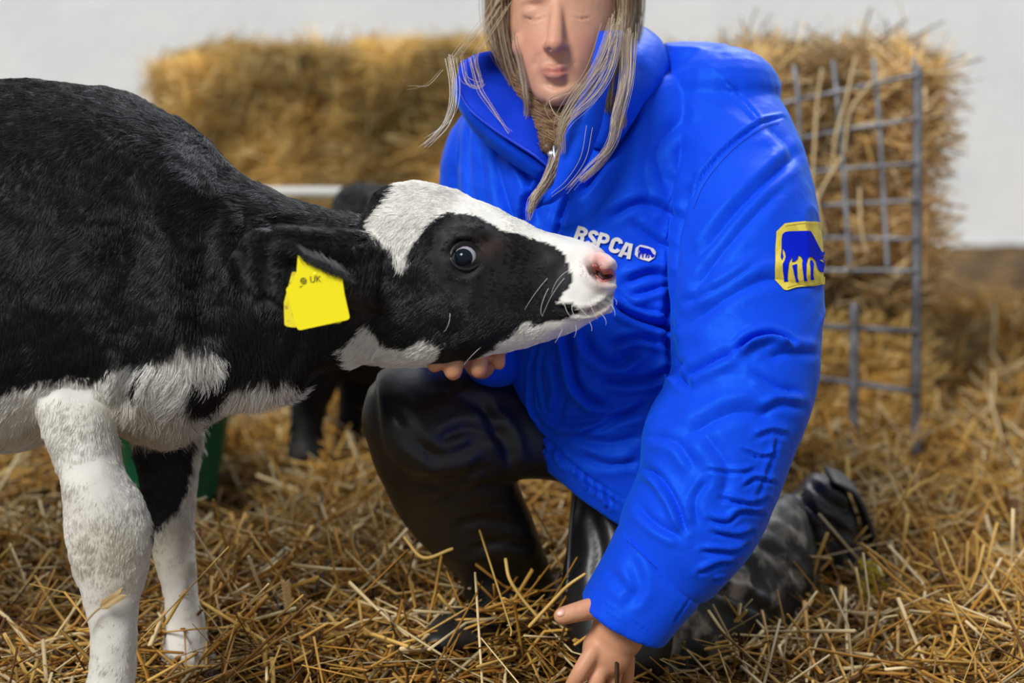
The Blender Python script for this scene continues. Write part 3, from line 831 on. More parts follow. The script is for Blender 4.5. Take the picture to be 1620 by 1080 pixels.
# nose, lips, brow, lids, ears
FD = 2.0
skin_parts += [
    tube([P(882, -2, 2.022), P(880, 30, 2.008), P(878, 60, 1.995), P(877, 70, 1.992)], [.007, .008, .010, .0115], 14, 4),
    ellipsoid(P(867, 73, 2.003), [RT * .007, FW * .008, UP * .006]), ellipsoid(P(889, 72, 2.003), [RT * .007, FW * .008, UP * .006]),
    tube([P(856, 111, 2.014), P(868, 107, 2.003), P(878, 109, 2.000), P(888, 106, 2.003), P(901, 109, 2.014)], [.002, .0038, .0036, .0038, .002], 12, 4),
    tube([P(858, 115, 2.014), P(870, 118, 2.003), P(879, 119, 2.001), P(888, 118, 2.003), P(899, 114, 2.014)], [.002, .0045, .005, .0045, .002], 12, 4),
    ellipsoid(P(881, 152, 2.018), [RT * .016, FW * .013, UP * .012]),
    ellipsoid(P(846, 22, 2.032), [RT * .0155, FW * .013, UP * .011]), ellipsoid(P(920, 20, 2.032), [RT * .0155, FW * .013, UP * .011]),
    tube([P(828, 4, 2.035), P(848, -4, 2.02), P(868, 0, 2.018)], [.004, .006, .004], 12, 3), tube([P(896, -1, 2.018), P(918, -6, 2.02), P(938, 2, 2.035)], [.004, .006, .004], 12, 3),
    ellipsoid(P(838, 72, 2.045), [RT * .022, FW * .018, UP * .022]), ellipsoid(P(930, 70, 2.045), [RT * .022, FW * .018, UP * .022]),
    ellipsoid(P(790, 35, 2.13), [RT * .006, FW * .016, UP * .028]), ellipsoid(P(986, 30, 2.13), [RT * .006, FW * .016, UP * .028])]
# arms inside the sleeves
skin_parts += [tube([P(800, 250, 2.18), P(760, 300, 2.19), P(755, 420, 2.19), P(785, 520, 2.16), P(800, 552, 2.10), P(782, 570, 2.05), P(760, 572, 2.01)], [.045, .033, .033, .032, .026, .022, .021], 20, 5),
               tube([P(1130, 240, 2.14), P(1180, 300, 2.04), P(1185, 430, 1.98), P(1180, 560, 1.94), P(1140, 680, 1.92), P(1080, 800, 1.89), P(1015, 925, 1.875), P(985, 985, 1.87)], [.05, .04, .04, .04, .038, .032, .024, .025], 20, 5)]
# right hand under the jaw: palm and five fingers
skin_parts += [ellipsoid(P(747, 556, 1.985), [RT * .042, FW * .036, UP * .011]),
    tube([P(712, 566, 1.99), P(700, 568, 1.93), P(691, 566, 1.885), P(689, 568, 1.864), P(688, 576, 1.858)], [.0098, .0095, .0095, .0095, .0094], 16, 4),
    tube([P(738, 568, 1.985), P(728, 568, 1.93), P(721, 566, 1.885), P(719, 570, 1.862), P(717, 587, 1.856)], [.0105, .0104, .0104, .0106, .0104], 16, 4),
    tube([P(762, 568, 1.985), P(760, 566, 1.93), P(759, 564, 1.885), P(759, 568, 1.864), P(757, 585, 1.858)], [.0100, .0096, .0094, .0094, .0093], 16, 4),
    tube([P(785, 566, 1.995), P(786, 562, 1.94), P(788, 558, 1.895), P(788, 562, 1.875), P(789, 574, 1.870)], [.0088, .0083, .0082, .0082, .0080], 16, 4),
    tube([P(770, 566, 2.01), P(740, 545, 2.03), P(715, 520, 2.02), P(705, 500, 2.0)], [.013, .012, .011, .009], 16, 4)]
# left hand, reaching to the straw below the cuff
skin_parts += [ellipsoid(P(978, 1000, 1.872), [RT * .030, FW * .024, UP * .032]), ellipsoid(P(962, 1028, 1.872), [RT * .029, FW * .020, UP * .030]),
    tube([P(968, 962, 1.86), P(940, 962, 1.855), P(912, 968, 1.85), P(890, 974, 1.848)], [.014, .0125, .0110, .0100], 18, 4),
    tube([P(938, 1030, 1.86), P(918, 1062, 1.855), P(902, 1092, 1.865), P(896, 1112, 1.88)], [.0098, .0092, .0085, .0076], 16, 4),
    tube([P(955, 1045, 1.868), P(942, 1082, 1.862), P(930, 1114, 1.872), P(926, 1132, 1.888)], [.010, .0094, .0088, .0078], 16, 4),
    tube([P(975, 1048, 1.880), P(968, 1085, 1.878), P(960, 1115, 1.886), P(957, 1130, 1.90)], [.0096, .009, .0084, .0074], 16, 4),
    tube([P(993, 1040, 1.892), P(992, 1070, 1.895), P(988, 1095, 1.902), P(986, 1108, 1.912)], [.0088, .008, .0074, .0066], 16, 4)]
# legs inside the trousers
skin_parts += [tube([P(1010, 760, 2.18), P(900, 690, 2.13), P(780, 680, 2.10), P(680, 680, 2.07), P(710, 750, 2.10), P(760, 840, 2.15), P(808, 900, 2.18), P(812, 930, 2.19)], [.04, .035, .03, .03, .03, .028, .025, .02], 20, 5),
               tube([P(1060, 760, 2.14), P(1030, 880, 2.10), P(990, 985, 2.08), P(1100, 975, 2.15), P(1200, 905, 2.25), P(1268, 848, 2.345), P(1318, 830, 2.415)], [.04, .035, .03, .03, .026, .014, .010], 20, 5)]
skin_me = remesh(skin_parts, .0027, 3)
sculpt(skin_me, [([(858, 113), (879, 114), (899, 112)], 1.6, .0018, .2), ([(830, 28), (846, 32), (862, 28)], 1.6, .002, .3), ([(904, 26), (920, 30), (936, 26)], 1.6, .002, .3),
                 ([(866, 79), (870, 79)], 2.5, .004, 0), ([(886, 78), (890, 78)], 2.5, .004, 0), ([(860, 132), (881, 136), (902, 131)], 5, .003, .2), ([(852, 84), (846, 106)], 5, .002, .3), ([(902, 82), (909, 104)], 5, .002, .3),
                 ([(912, 956), (914, 976)], 2.0, .0008, .4), ([(916, 957), (918, 975)], 1.6, .0006, .4)])
v = gv(skin_me); q = proj(v)
sk = np.tile([.60, .31, .20], (len(v), 1))
def bl(cx, cy, rx, ry): return np.exp(-((q[:, 0] - cx) / rx) ** 2 - ((q[:, 1] - cy) / ry) ** 2)
hand = (q[:, 1] > 500)[:, None]
sk = np.where(hand, np.array([.62, .30, .17]), sk)
lipm = np.clip(bl(879, 113, 22, 8) * 1.2, 0, 1) * (q[:, 2] < 2.03)
sk = sk * (1 - lipm[:, None] * .7) + np.array([.45, .10, .09]) * lipm[:, None] * .7
ruddy = np.clip(bl(838, 72, 26, 24) + bl(930, 70, 26, 24) + bl(878, 70, 16, 14), 0, 1) * .35
sk = sk * (1 - ruddy[:, None]) + np.array([.62, .22, .16]) * ruddy[:, None]
tipm = np.clip(bl(717, 598, 20, 12) + bl(688, 588, 16, 10) + bl(758, 597, 16, 10) + bl(787, 584, 14, 9), 0, 1) * .4
sk = sk * (1 - tipm[:, None]) + np.array([.62, .20, .11]) * tipm[:, None]
set_col(skin_me, 'tone', sk * (1 + .07 * fbm(v, 60, 8, 2))[:, None])
link('body', skin_me, M_skin, person)
# thumb nail
skt = bvh(skin_me)
nail = []
nc, nn_ = hit(skt, 887, 969)
obj('thumbnail', ellipsoid(nc, [(P(880, 972, 1.85) - P(894, 966, 1.85)) * .5, np.cross(nn_, (P(880, 972, 1.85) - P(894, 966, 1.85))) * .40, nn_ * .0012], 20, 10), mat('pink_nail', (.70, .36, .28, 1), .3), person)

# --- jacket shell: torso and two sleeves
T = [(835, 175, 1060, 130, 2.17, .075), (760, 165, 1160, 90, 2.17, .105), (730, 190, 1215, 150, 2.16, .125), (727, 260, 1212, 240, 2.15, .14), (726, 340, 1180, 330, 2.145, .145), (735, 430, 1170, 420, 2.14, .15), (752, 510, 1190, 500, 2.135, .15),
     (778, 570, 1205, 590, 2.13, .15), (790, 618, 1215, 680, 2.13, .148), (800, 648, 1200, 770, 2.13, .145), (812, 668, 1165, 850, 2.13, .14), (824, 682, 1130, 880, 2.13, .132)]
AL = [(1050, 70, 1150, 70, 2.13, .05), (1060, 150, 1222, 140, 2.10, .075), (1072, 240, 1266, 222, 2.05, .09), (1066, 330, 1288, 310, 2.01, .095), (1058, 420, 1301, 420, 1.98, .096), (1062, 510, 1300, 520, 1.955, .097),
      (1060, 590, 1286, 620, 1.935, .097), (1022, 670, 1258, 700, 1.915, .092), (1012, 745, 1228, 780, 1.90, .084), (985, 810, 1190, 860, 1.89, .076), (975, 850, 1130, 930, 1.885, .066), (968, 866, 1105, 944, 1.883, .060)]
jk_parts = [loft(T, 64, 5, 2.3), loft(AL, 48, 5, 2.15), ellipsoid(P(1140, 150, 2.12), [RT * .075, FW * .09, UP * .06]),
            tube([P(800, 215, 2.16), P(768, 235, 2.17), P(750, 310, 2.18), P(752, 420, 2.18), P(785, 515, 2.16), P(806, 552, 2.10), P(790, 572, 2.055)], [.055, .05, .047, .05, .05, .04, .029], 28, 5)]
jk_me = remesh(jk_parts, .0027, 7, .5)
JS = [
    # armhole seam and shoulder seam
    ([(1236, 186), (1207, 194), (1165, 222), (1130, 255), (1105, 290), (1088, 330)], 2.6, .0045, .8), ([(1150, 128), (1175, 158), (1205, 192)], 2.4, .004, .7),
    ([(1098, 282), (1080, 322), (1068, 372), (1062, 440)], 7, .016, .15), ([(1062, 430), (1058, 520), (1070, 590), (1090, 612)], 7, .018, .1),
    # upper arm folds
    ([(1260, 245), (1215, 285), (1160, 340), (1105, 410)], 13, .0065, .7), ([(1245, 290), (1190, 345), (1120, 430), (1085, 500)], 12, .004, .7),
    ([(1215, 200), (1240, 222), (1258, 250)], 8, .003, .6), ([(1290, 455), (1220, 440), (1150, 470), (1080, 520)], 14, .005, .7), ([(1200, 415), (1140, 455), (1085, 480)], 9, .0035, .7),
    ([(1165, 552), (1190, 534), (1222, 528), (1252, 542)], 5, .011, .9), ([(1082, 598), (1110, 580), (1160, 556)], 10, .007, .6), ([(1290, 560), (1250, 556), (1215, 566)], 8, .004, .6),
    ([(1195, 590), (1225, 612), (1262, 620)], 9, .005, .6), ([(1268, 645), (1235, 640), (1205, 655)], 7, .004, .6),
    # forearm wrinkles
    ([(1246, 690), (1222, 684), (1196, 694)], 5, .003, .7), ([(1232, 716), (1205, 724), (1176, 712)], 3.5, .003, .7), ([(1196, 742), (1168, 748), (1120, 744)], 3.5, .0032, .7), ([(1226, 764), (1196, 758), (1176, 770)], 3.5, .004, .7), ([(1214, 790), (1186, 798), (1140, 788)], 4, .0045, .7),
    ([(1206, 814), (1172, 810), (1150, 826), (1122, 822)], 4, .005, .7), ([(1190, 842), (1160, 848), (1128, 842)], 4, .0055, .7), ([(1182, 862), (1160, 872), (1112, 872)], 4, .006, .7), ([(1160, 892), (1136, 892), (1106, 906)], 4, .006, .7), ([(1150, 915), (1128, 918)], 3.5, .004, .7),
    ([(1232, 690), (1222, 730), (1196, 790)], 4, .003, .6), ([(1120, 760), (1100, 790), (1104, 830)], 7, .003, .6), ([(1232, 660), (1160, 652), (1080, 690)], 16, .005, .6),
    ([(1018, 742), (1040, 752), (1066, 790), (1085, 838)], 6, .008, .7), ([(1010, 800), (1040, 830), (1080, 850)], 9, .005, .6), ([(1110, 680), (1150, 740), (1140, 800)], 14, .004, .6), ([(1030, 690), (1070, 700), (1100, 740)], 10, .004, .6),
    # chest
    ([(1078, 350), (1045, 330), (1010, 322), (965, 345)], 10, .005, .7), ([(1070, 395), (1035, 380), (1000, 352)], 7, .004, .7), ([(1062, 440), (1030, 432), (990, 446)], 7, .006, .7), ([(1055, 300), (1040, 240), (1075, 190)], 16, .006, .6),
    ([(1030, 330), (1020, 260), (1035, 200)], 14, .003, .6), ([(1000, 465), (1020, 462), (1062, 448)], 6, .005, .6),
    ([(972, 480), (992, 494), (1020, 506), (1064, 520)], 6.5, .020, .25), ([(975, 460), (1000, 482), (1060, 498)], 5, .004, .8), ([(1040, 510), (1060, 514)], 9, .012, .2),
    ([(895, 520), (902, 560), (912, 605), (935, 632), (962, 640)], 7, .013, .7), ([(925, 530), (940, 560), (975, 575), (1010, 556)], 8, .009, .6), ([(952, 600), (1000, 604), (1040, 596), (1080, 574)], 9, .014, .5),
    ([(965, 545), (1010, 535), (1050, 545)], 6, .007, .8), ([(860, 650), (900, 668), (960, 660), (1030, 650)], 9, .006, .7), ([(1020, 640), (960, 672), (920, 688)], 6, .005, .7), ([(1015, 690), (960, 700), (900, 690)], 8, .004, .7), ([(1010, 730), (960, 735), (920, 720)], 7, .004, .7),
    ([(850, 545), (842, 590), (842, 640), (858, 672)], 3, .005, .7), ([(862, 550), (856, 600), (866, 655)], 3, .003, .7), ([(880, 560), (890, 620), (880, 660)], 10, .007, .6), ([(812, 580), (806, 610), (815, 640)], 8, .004, .6),
    # left chest panel
    ([(742, 190), (738, 240), (745, 300), (762, 360)], 5, .006, .6), ([(780, 215), (788, 270), (805, 330), (830, 380)], 14, .006, .6), ([(815, 240), (838, 290), (850, 350)], 9, .005, .6), ([(760, 200), (765, 260), (775, 330)], 8, .003, .6),
    ([(872, 262), (850, 300), (832, 320), (828, 360), (824, 400)], 4, .009, .6), ([(905, 300), (888, 340), (880, 380)], 5, .006, .5), ([(1010, 165), (985, 215), (950, 262), (915, 306)], 7, .014, .3),
    # hem
    ([(818, 660), (862, 694), (915, 742), (985, 790)], 3, .004, .6)]
for i in range(11):   # gathers along the elastic hem
    a = 830 + i * 14; b = 672 + i * 11.5
    JS.append(([(a, b), (a + random.uniform(2, 12), b + random.uniform(12, 22))], random.uniform(2.5, 4.5), random.uniform(.003, .006), .7))
JS = [(a[0], a[1] * (.8 if a[1] > 8 else 1), a[2] * (1.1 if a[1] > 8 else 1.25)) + tuple(a[3:]) for a in JS]
sculpt(jk_me, JS, crisp=True)
v = gv(jk_me); n_ = gn(jk_me); 
warp = v + np.stack([fbm(v, 7, 51, 2), fbm(v, 7, 52, 2), fbm(v, 7, 53, 2)], -1) * .05
rid = 1 - np.abs(fbm(warp * np.array([1, 1, 1.7]), 11, 61, 2)) * 2
v += n_ * (np.clip(rid, -1, 1) * .0013 + fbm(v, 45, 71, 2) * .0003)[:, None]
sv(jk_me, v)
jacket = link('jacket', jk_me, M_jacket, person)
jtree = bvh(jk_me)

# cuff
CU = [(984, 826, 1106, 936, 1.883, .064), (975, 845, 1104, 948, 1.882, .066), (952, 890, 1088, 966, 1.878, .062), (932, 925, 1068, 990, 1.875, .059), (921, 945, 1052, 1010, 1.873, .056), (926, 950, 1046, 1008, 1.873, .052)]
cu_me = remesh([loft(CU, 48, 8, 2.4)], .003, 2)
sculpt(cu_me, [([(990, 850), (1035, 890), (1088, 938)], 1.5, .0018, .8), ([(935, 935), (975, 970), (1035, 1000)], 1.5, .0015, .8), ([(1092, 945), (1066, 985)], 1.8, .002, .6), ([(1000, 880), (1010, 930), (990, 960)], 9, .003, .6), ([(960, 900), (1000, 945)], 8, .002, .6)])
cuff = link('cuff', cu_me, M_jacket, jacket)
ctree = bvh(cu_me)
obj('cuff', tube([P(806, 556, 2.075), P(790, 570, 2.05), P(776, 573, 2.03)], [.033, .032, .030], 24, 4), M_jacket, jacket)

# collar flaps and placket
def sheet(rows, thick, mat_, name, parent, nu=6, sub=None):
    """rows of (px,py,d) control points -> thick smooth sheet"""
    R = np.array([[P(*c) for c in r] for r in rows])
    a = np.array([cr(r, nu) for r in R])
    b = np.stack([cr(a[:, j], nu) for j in range(a.shape[1])], 1)
    m, n = b.shape[:2]
    du = np.gradient(b, axis=1); dv = np.gradient(b, axis=0)
    nn = np.cross(du, dv); nn /= np.linalg.norm(nn, axis=2)[:, :, None] + 1e-9
    edge = np.minimum(np.minimum(np.arange(n), np.arange(n)[::-1])[None] / 2.0, np.minimum(np.arange(m), np.arange(m)[::-1])[:, None] / 2.0)
    th = thick * (.35 + .65 * np.clip(edge, 0, 1) ** .5)
    w = .0012 * fbm(b.reshape(-1, 3), 40, 5, 2).reshape(m, n)
    A = (b + nn * (th / 2 + w)[..., None]).reshape(-1, 3); B = (b - nn * (th / 2 - w)[..., None]).reshape(-1, 3)
    F = []
    for i in range(m - 1):
        for j in range(n - 1):
            k = i * n + j
            F.append((k, k + 1, k + n + 1, k + n)); F.append(tuple(m * n + x for x in (k, k + n, k + n + 1, k + 1)))
    bd = [j for j in range(n)] + [i * n + n - 1 for i in range(1, m)] + [(m - 1) * n + j for j in range(n - 2, -1, -1)] + [i * n for i in range(m - 2, 0, -1)]
    for k in range(len(bd)):
        x, y = bd[k], bd[(k + 1) % len(bd)]
        F.append((y, x, m * n + x, m * n + y))
    return obj(name, (np.vstack([A, B]), F), mat_, parent)
# left-hand flap: zip edge then inner side
sheet([[(728, 100, 2.03), (723, 138, 2.01), (742, 172, 2.0), (778, 202, 1.995), (818, 228, 1.99), (846, 246, 1.99), (870, 266, 1.995)],
       [(755, 85, 2.05), (752, 128, 2.03), (770, 158, 2.015), (800, 188, 2.01), (832, 212, 2.005), (856, 234, 2.005), (874, 256, 2.01)],
       [(790, 80, 2.12), (788, 118, 2.09), (800, 144, 2.05), (822, 168, 2.035), (844, 196, 2.03), (862, 220, 2.025), (876, 246, 2.025)],
       [(815, 90, 2.17), (815, 120, 2.14), (822, 140, 2.10), (836, 160, 2.08), (850, 186, 2.065), (866, 212, 2.05), (878, 238, 2.04)]], .009, M_lining, 'collar', jacket)
# outer roll of the same flap down to the shoulder
sheet([[(735, 95, 2.05), (726, 140, 2.02), (745, 178, 2.005), (782, 212, 1.998), (822, 240, 1.995), (862, 268, 1.997)],
       [(738, 110, 2.09), (728, 158, 2.06), (745, 196, 2.04), (780, 232, 2.03), (818, 262, 2.02), (856, 285, 2.01)]], .012, M_jacket, 'collar', jacket)
# placket, right-hand flap
sheet([[(948, 50, 2.02), (938, 100, 1.99), (925, 142, 1.965), (908, 175, 1.958), (896, 205, 1.955), (889, 232, 1.955), (884, 262, 1.958), (874, 296, 1.964), (846, 330, 1.975)],
       [(962, 50, 2.01), (954, 98, 1.975), (944, 140, 1.95), (934, 175, 1.943), (924, 205, 1.94), (914, 236, 1.942), (904, 266, 1.946), (888, 296, 1.955), (858, 325, 1.97)],
       [(985, 50, 2.02), (975, 98, 1.985), (962, 140, 1.96), (954, 175, 1.955), (947, 208, 1.953), (936, 242, 1.955), (920, 270, 1.96), (898, 300, 1.968), (866, 322, 1.975)]], .010, M_jacket, 'placket', jacket)
sheet([[(860, 60, 2.17), (990, 40, 2.12), (1040, 60, 2.10), (1060, 110, 2.10)],
       [(900, 110, 2.12), (985, 95, 2.05), (1020, 105, 2.05), (1040, 135, 2.06)],
       [(930, 170, 2.06), (975, 165, 2.01), (1000, 160, 2.02), (1015, 165, 2.04)],
       [(925, 230, 2.04), (948, 235, 2.01), (962, 232, 2.015), (972, 230, 2.03)]], .012, M_jacket, 'collar', jacket)
# zip teeth along the flap edge
zp = cr([(723, 138), (742, 172), (778, 202), (818, 228), (846, 246), (870, 266)], 10)
zd = cr([(2.005,), (1.995,), (1.99,), (1.985,), (1.985,), (1.99,)], 10)[:, 0]
tt = []
for i in range(len(zp) - 1):
    a = P(zp[i][0], zp[i][1], zd[i] - .003)
    for k in range(2):
        c = a + (P(zp[i + 1][0], zp[i + 1][1], zd[i + 1] - .003) - a) * (k / 2)
        tt.append(ellipsoid(c, [RT * .0012, FW * .0016, UP * .0022], 8, 6))
obj('zip', join(tt), mat('blue_zip', (.004, .05, .7, 1), .35), jacket)
obj('zip_puller', join([tube([P(876, 232, 1.985), P(877, 246, 1.98), P(879, 262, 1.98)], [.0016, .0016, .0016], 10, 3), tube([P(872, 244, 1.99), P(880, 244, 1.99)], [.005, .005], 12, 2)]), M_clasp, jacket)

# decals that follow the cloth
def decal(polys, mat_, name, parent, tree, off, cuts=3, dg_=2.0):
    bm = bmesh.new()
    for poly in polys:
        vs = [bm.verts.new((x, y, 0)) for x, y in poly]
        for t in tessellate_polygon([[Vector((x, y, 0)) for x, y in poly]]):
            try: bm.faces.new([vs[i] for i in t])
            except Exception: pass
    for _ in range(cuts):
        bmesh.ops.subdivide_edges(bm, edges=[e for e in bm.edges if e.calc_length() > 4], cuts=1, use_grid_fill=False)
        bmesh.ops.triangulate(bm, faces=bm.faces[:])
    for q_ in bm.verts:
        l, n2 = hit(tree, q_.co.x, q_.co.y, dg_)
        q_.co = Vector(l + n2 * off)
    bmesh.ops.recalc_face_normals(bm, faces=bm.faces)
    me = bpy.data.meshes.new(name); bm.to_mesh(me); bm.free()
    o = link(name, me, mat_, parent)
    s = o.modifiers.new('t', 'SOLIDIFY'); s.thickness = .0006; s.offset = 0
    return o
OX = [[(262, 300), (290, 275), (330, 268), (570, 262), (600, 310), (690, 490), (712, 505), (738, 478), (742, 500), (728, 520), (738, 560), (728, 620), (714, 730), (685, 728), (655, 695), (640, 650), (630, 600), (600, 562), (565, 555), (545, 580), (530, 650), (525, 740), (530, 790), (537, 815), (505, 818), (500, 760), (488, 700), (484, 640), (490, 600), (470, 560), (440, 540), (430, 590), (400, 618), (368, 622), (374, 585), (382, 552), (352, 600), (332, 640), (322, 720), (318, 790), (330, 846), (283, 852), (280, 780), (268, 690), (266, 640), (288, 600), (300, 560), (292, 510), (262, 455), (260, 520), (272, 560), (260, 600), (245, 570), (246, 535), (252, 480), (253, 350)],
      [(372, 655), (425, 645), (425, 700), (430, 780), (447, 825), (418, 828), (400, 760), (385, 700)], [(570, 595), (590, 600), (608, 640), (600, 700), (598, 760), (612, 805), (578, 810), (578, 700)]]
OXEYE = [(668, 597), (685, 588), (703, 602), (708, 622), (695, 612), (682, 606)]
to_p = lambda pl: [(1200 + x / 7.2, 330 + y / 7.2) for x, y in pl]
PATCH = [(290, 175), (400, 160), (520, 150), (620, 150), (690, 155), (715, 260), (735, 430), (745, 650), (738, 860), (560, 890), (420, 905), (320, 935), (285, 930), (185, 820), (182, 700), (188, 560), (185, 470), (195, 350), (198, 265)]
patch = decal([to_p(PATCH)], M_patch, 'sleeve_patch', jacket, jtree, .0016, 5)
decal([to_p(o_) for o_ in OX], M_patch_blue, 'ox_emblem', jacket, jtree, .0026, 4)
decal([to_p(OXEYE)], M_patch, 'ox_eye', jacket, jtree, .0034, 1)
def stitches(path, tree, mat_, name, step=3.2, ln=1.9, r=.00045, off=.0024):
    p = cr(path, 12) if len(path) > 2 else np.asarray(path, float); L_ = np.r_[0, np.cumsum(np.linalg.norm(np.diff(p, axis=0), axis=1))]
    S_ = []
    s0 = 0
    while s0 + ln < L_[-1]:
        e = []
        for s1 in (s0, s0 + ln):
            x_ = np.interp(s1, L_, p[:, 0]); y_ = np.interp(s1, L_, p[:, 1]); l, n2 = hit(tree, x_, y_, 2.0); e.append(l + n2 * off)
        if np.linalg.norm(e[1] - e[0]) < .01: S_.append(tube(e, [r, r], 5, 1))
        s0 += step
    return obj(name, join(S_), mat_, jacket)
stitches(to_p([(300, 205), (400, 188), (520, 176), (672, 180)]), jtree, M_stitch, 'patch_stitching', 2.4, 1.3, .0003)
stitches(to_p([(320, 912), (420, 885), (560, 870), (720, 845)]), jtree, M_stitch, 'patch_stitching', 2.4, 1.3, .0003)
stitches([(992, 856), (1035, 896), (1086, 944)], ctree, M_blue_stitch, 'cuff_stitching', 4, 2.4, .0004, .0006)
stitches([(998, 850), (1040, 889), (1092, 936)], ctree, M_blue_stitch, 'cuff_stitching', 4, 2.4, .0004, .0006)
stitches([(1232, 195), (1209, 202), (1170, 228), (1136, 262), (1112, 296), (1096, 334)], jtree, M_blue_stitch, 'seam_stitching', 4, 2.4, .0004, .0006)
# chest lettering and badge
def jp(x, y):
    l, n2 = hit(jtree, x, y, 2.0); return l + n2 * .0022
def strip(pts, w, closed=False):
    """thick polyline as a run of quads"""
    p = np.asarray(pts, float); t = np.gradient(p, axis=0)
    if closed: t[0] = t[-1] = p[1] - p[-2]
    t /= np.linalg.norm(t, axis=1)[:, None]; n = np.stack([-t[:, 1], t[:, 0]], 1) * w / 2
    return [[tuple(p[i] + n[i]), tuple(p[i + 1] + n[i + 1]), tuple(p[i + 1] - n[i + 1]), tuple(p[i] - n[i])] for i in range(len(p) - 1)]
def arc(cx, cy, rx, ry, a0, a1, k=9):
    return [(cx + rx * math.cos(math.radians(a)), cy + ry * math.sin(math.radians(a))) for a in np.linspace(a0, a1, k)]
SW = .34      # stroke width, glyph box 1 wide and 1.45 high
GL = {
 'R': strip([(.17, 0), (.17, 1.45)], SW) + strip([(.1, 1.29)] + arc(.52, 1.0, .31, .29, 90, -90) + [(.1, .71)], .32) + strip([(.45, .72), (.66, .6), (.72, .4), (.76, 0)], SW),
 'S': strip(arc(.5, 1.06, .31, .24, 5, 180, 10) + [(.25, .92), (.5, .74), (.76, .56)] + arc(.5, .40, .31, .25, 0, -175, 10), .33),
 'P': strip([(.17, 0), (.17, 1.45)], SW) + strip([(.1, 1.29)] + arc(.54, .98, .30, .31, 90, -90) + [(.1, .67)], .32),
 'C': strip([(.83, 1.0)] + arc(.5, 1.03, .32, .27, 0, 180, 10) + arc(.5, .42, .32, .27, 180, 360, 10) + [(.83, .45)], .34),
 'A': strip([(.13, 0), (.36, 1.45)], .32) + strip([(.87, 0), (.66, 1.45)], .32) + strip([(.3, 1.3), (.72, 1.3)], .28) + strip([(.2, .40), (.8, .40)], .26)}
for ch, (bx, by), wd in zip('RSPCA', [(906.5, 381.3), (924.3, 387), (941, 391.3), (960.5, 398), (977.5, 406)], (17.5, 17, 17.5, 18.5, 18.5)):
    decal([[(bx + u * wd + v_ / 1.45 * 8.2, by + u * wd * .265 - v_ / 1.45 * 23.5) for u, v_ in q_] for q_ in GL[ch]], M_white_print, 'printed_letter', jacket, jtree, .0024, 0)
def badge(u, v_):   # emblem coordinates 0..1 -> photo pixels on the chest
    return (1001.5 + 31.5 * u * 1.0 + 5.5 * (1 - v_), 409.0 - 24 * (1 - v_) + 24 * 0 + 8.5 * u * 1.0)
bo = [(.02, .75), (.0, .3), (.18, .02), (.5, .0), (.85, .06), (1, .22), (1, .7), (.8, 1.0), (.5, 1.0), (.2, .92)]
decal([rounded([badge(*p_) for p_ in bo], 1.5, 3)], M_white_print, 'chest_badge', jacket, jtree, .0022, 3)
ox_c = [[badge((x - 182) / 590 + .02, (y - 150) / 790) for x, y in pl] for pl in OX]
decal(ox_c, M_patch_blue, 'ox_emblem', jacket, jtree, .0034, 2)

# --- trousers
TH_ = [(640, 640, 640, 660, 2.03, .01), (596, 600, 610, 700, 2.03, .045), (618, 582, 640, 740, 2.03, .068), (670, 573, 700, 762, 2.04, .078), (740, 572, 780, 755, 2.07, .084), (820, 590, 860, 748, 2.10, .088), (900, 610, 930, 770, 2.13, .09), (990, 640, 1010, 830, 2.16, .09)]
SH = [(585, 610, 750, 600, 2.04, .06), (573, 655, 800, 700, 2.05, .072), (582, 700, 806, 742, 2.06, .07), (603, 755, 818, 765, 2.08, .066), (630, 808, 838, 812, 2.11, .06), (662, 850, 856, 860, 2.13, .056), (700, 886, 872, 905, 2.16, .052), (728, 915, 886, 945, 2.17, .056), (735, 945, 895, 975, 2.17, .056)]
TH2 = [(910, 700, 1130, 720, 2.14, .09), (903, 775, 1110, 790, 2.12, .085), (896, 850, 1090, 860, 2.10, .08), (890, 930, 1070, 940, 2.07, .075), (896, 1000, 1060, 1030, 2.05, .065), (915, 1050, 1040, 1075, 2.05, .045)]
SH2 = [(920, 960, 980, 1090, 2.05, .06), (1020, 900, 1060, 1085, 2.10, .07), (1100, 868, 1160, 1050, 2.17, .072), (1165, 835, 1222, 1005, 2.23, .07), (1212, 803, 1262, 965, 2.29, .068), (1246, 786, 1288, 925, 2.34, .062), (1262, 782, 1296, 905, 2.37, .055)]
ta_me = remesh([loft(TH_, 40, 5, 2.2), loft(SH, 40, 5, 2.2), loft(TH2, 36, 5, 2.2)], .005, 4)
TS = [([(690, 700), (740, 680), (800, 690)], 10, .007, .7), ([(640, 690), (690, 720), (760, 700)], 9, .006, .7), ([(660, 760), (720, 760), (760, 740)], 8, .007, .7), ([(700, 790), (750, 770), (800, 770)], 8, .006, .7), ([(630, 640), (660, 690), (700, 740)], 8, .005, .7),
               ([(760, 640), (800, 700), (806, 738)], 10, .008, .6), ([(700, 610), (760, 640), (820, 640)], 12, .005, .6), ([(720, 830), (770, 820), (820, 830)], 7, .006, .7), ([(740, 870), (790, 858), (850, 868)], 7, .006, .7), ([(930, 800), (950, 870), (940, 930)], 10, .006, .6)]
sculpt(ta_me, [(a[0], a[1], a[2] * .6, .5) for a in TS])
v = gv(ta_me); n_ = gn(ta_me); sv(ta_me, v + n_ * (.0012 * (1 - 2 * np.abs(fbm(v, 13, 91, 2))))[:, None])
trousers = link('trousers', ta_me, M_trousers, person)
tb_me = remesh([loft(SH2, 40, 6, 2.2)], .005, 4)
sculpt(tb_me, [([(1150, 880), (1190, 900), (1200, 950)], 8, .004, .5), ([(1215, 830), (1240, 850), (1262, 890)], 7, .004, .5), ([(1200, 860), (1230, 890), (1240, 930)], 8, .004, .5), ([(1130, 930), (1180, 950), (1220, 975)], 8, .006, .7), ([(1245, 880), (1262, 920)], 6, .006, .7)])
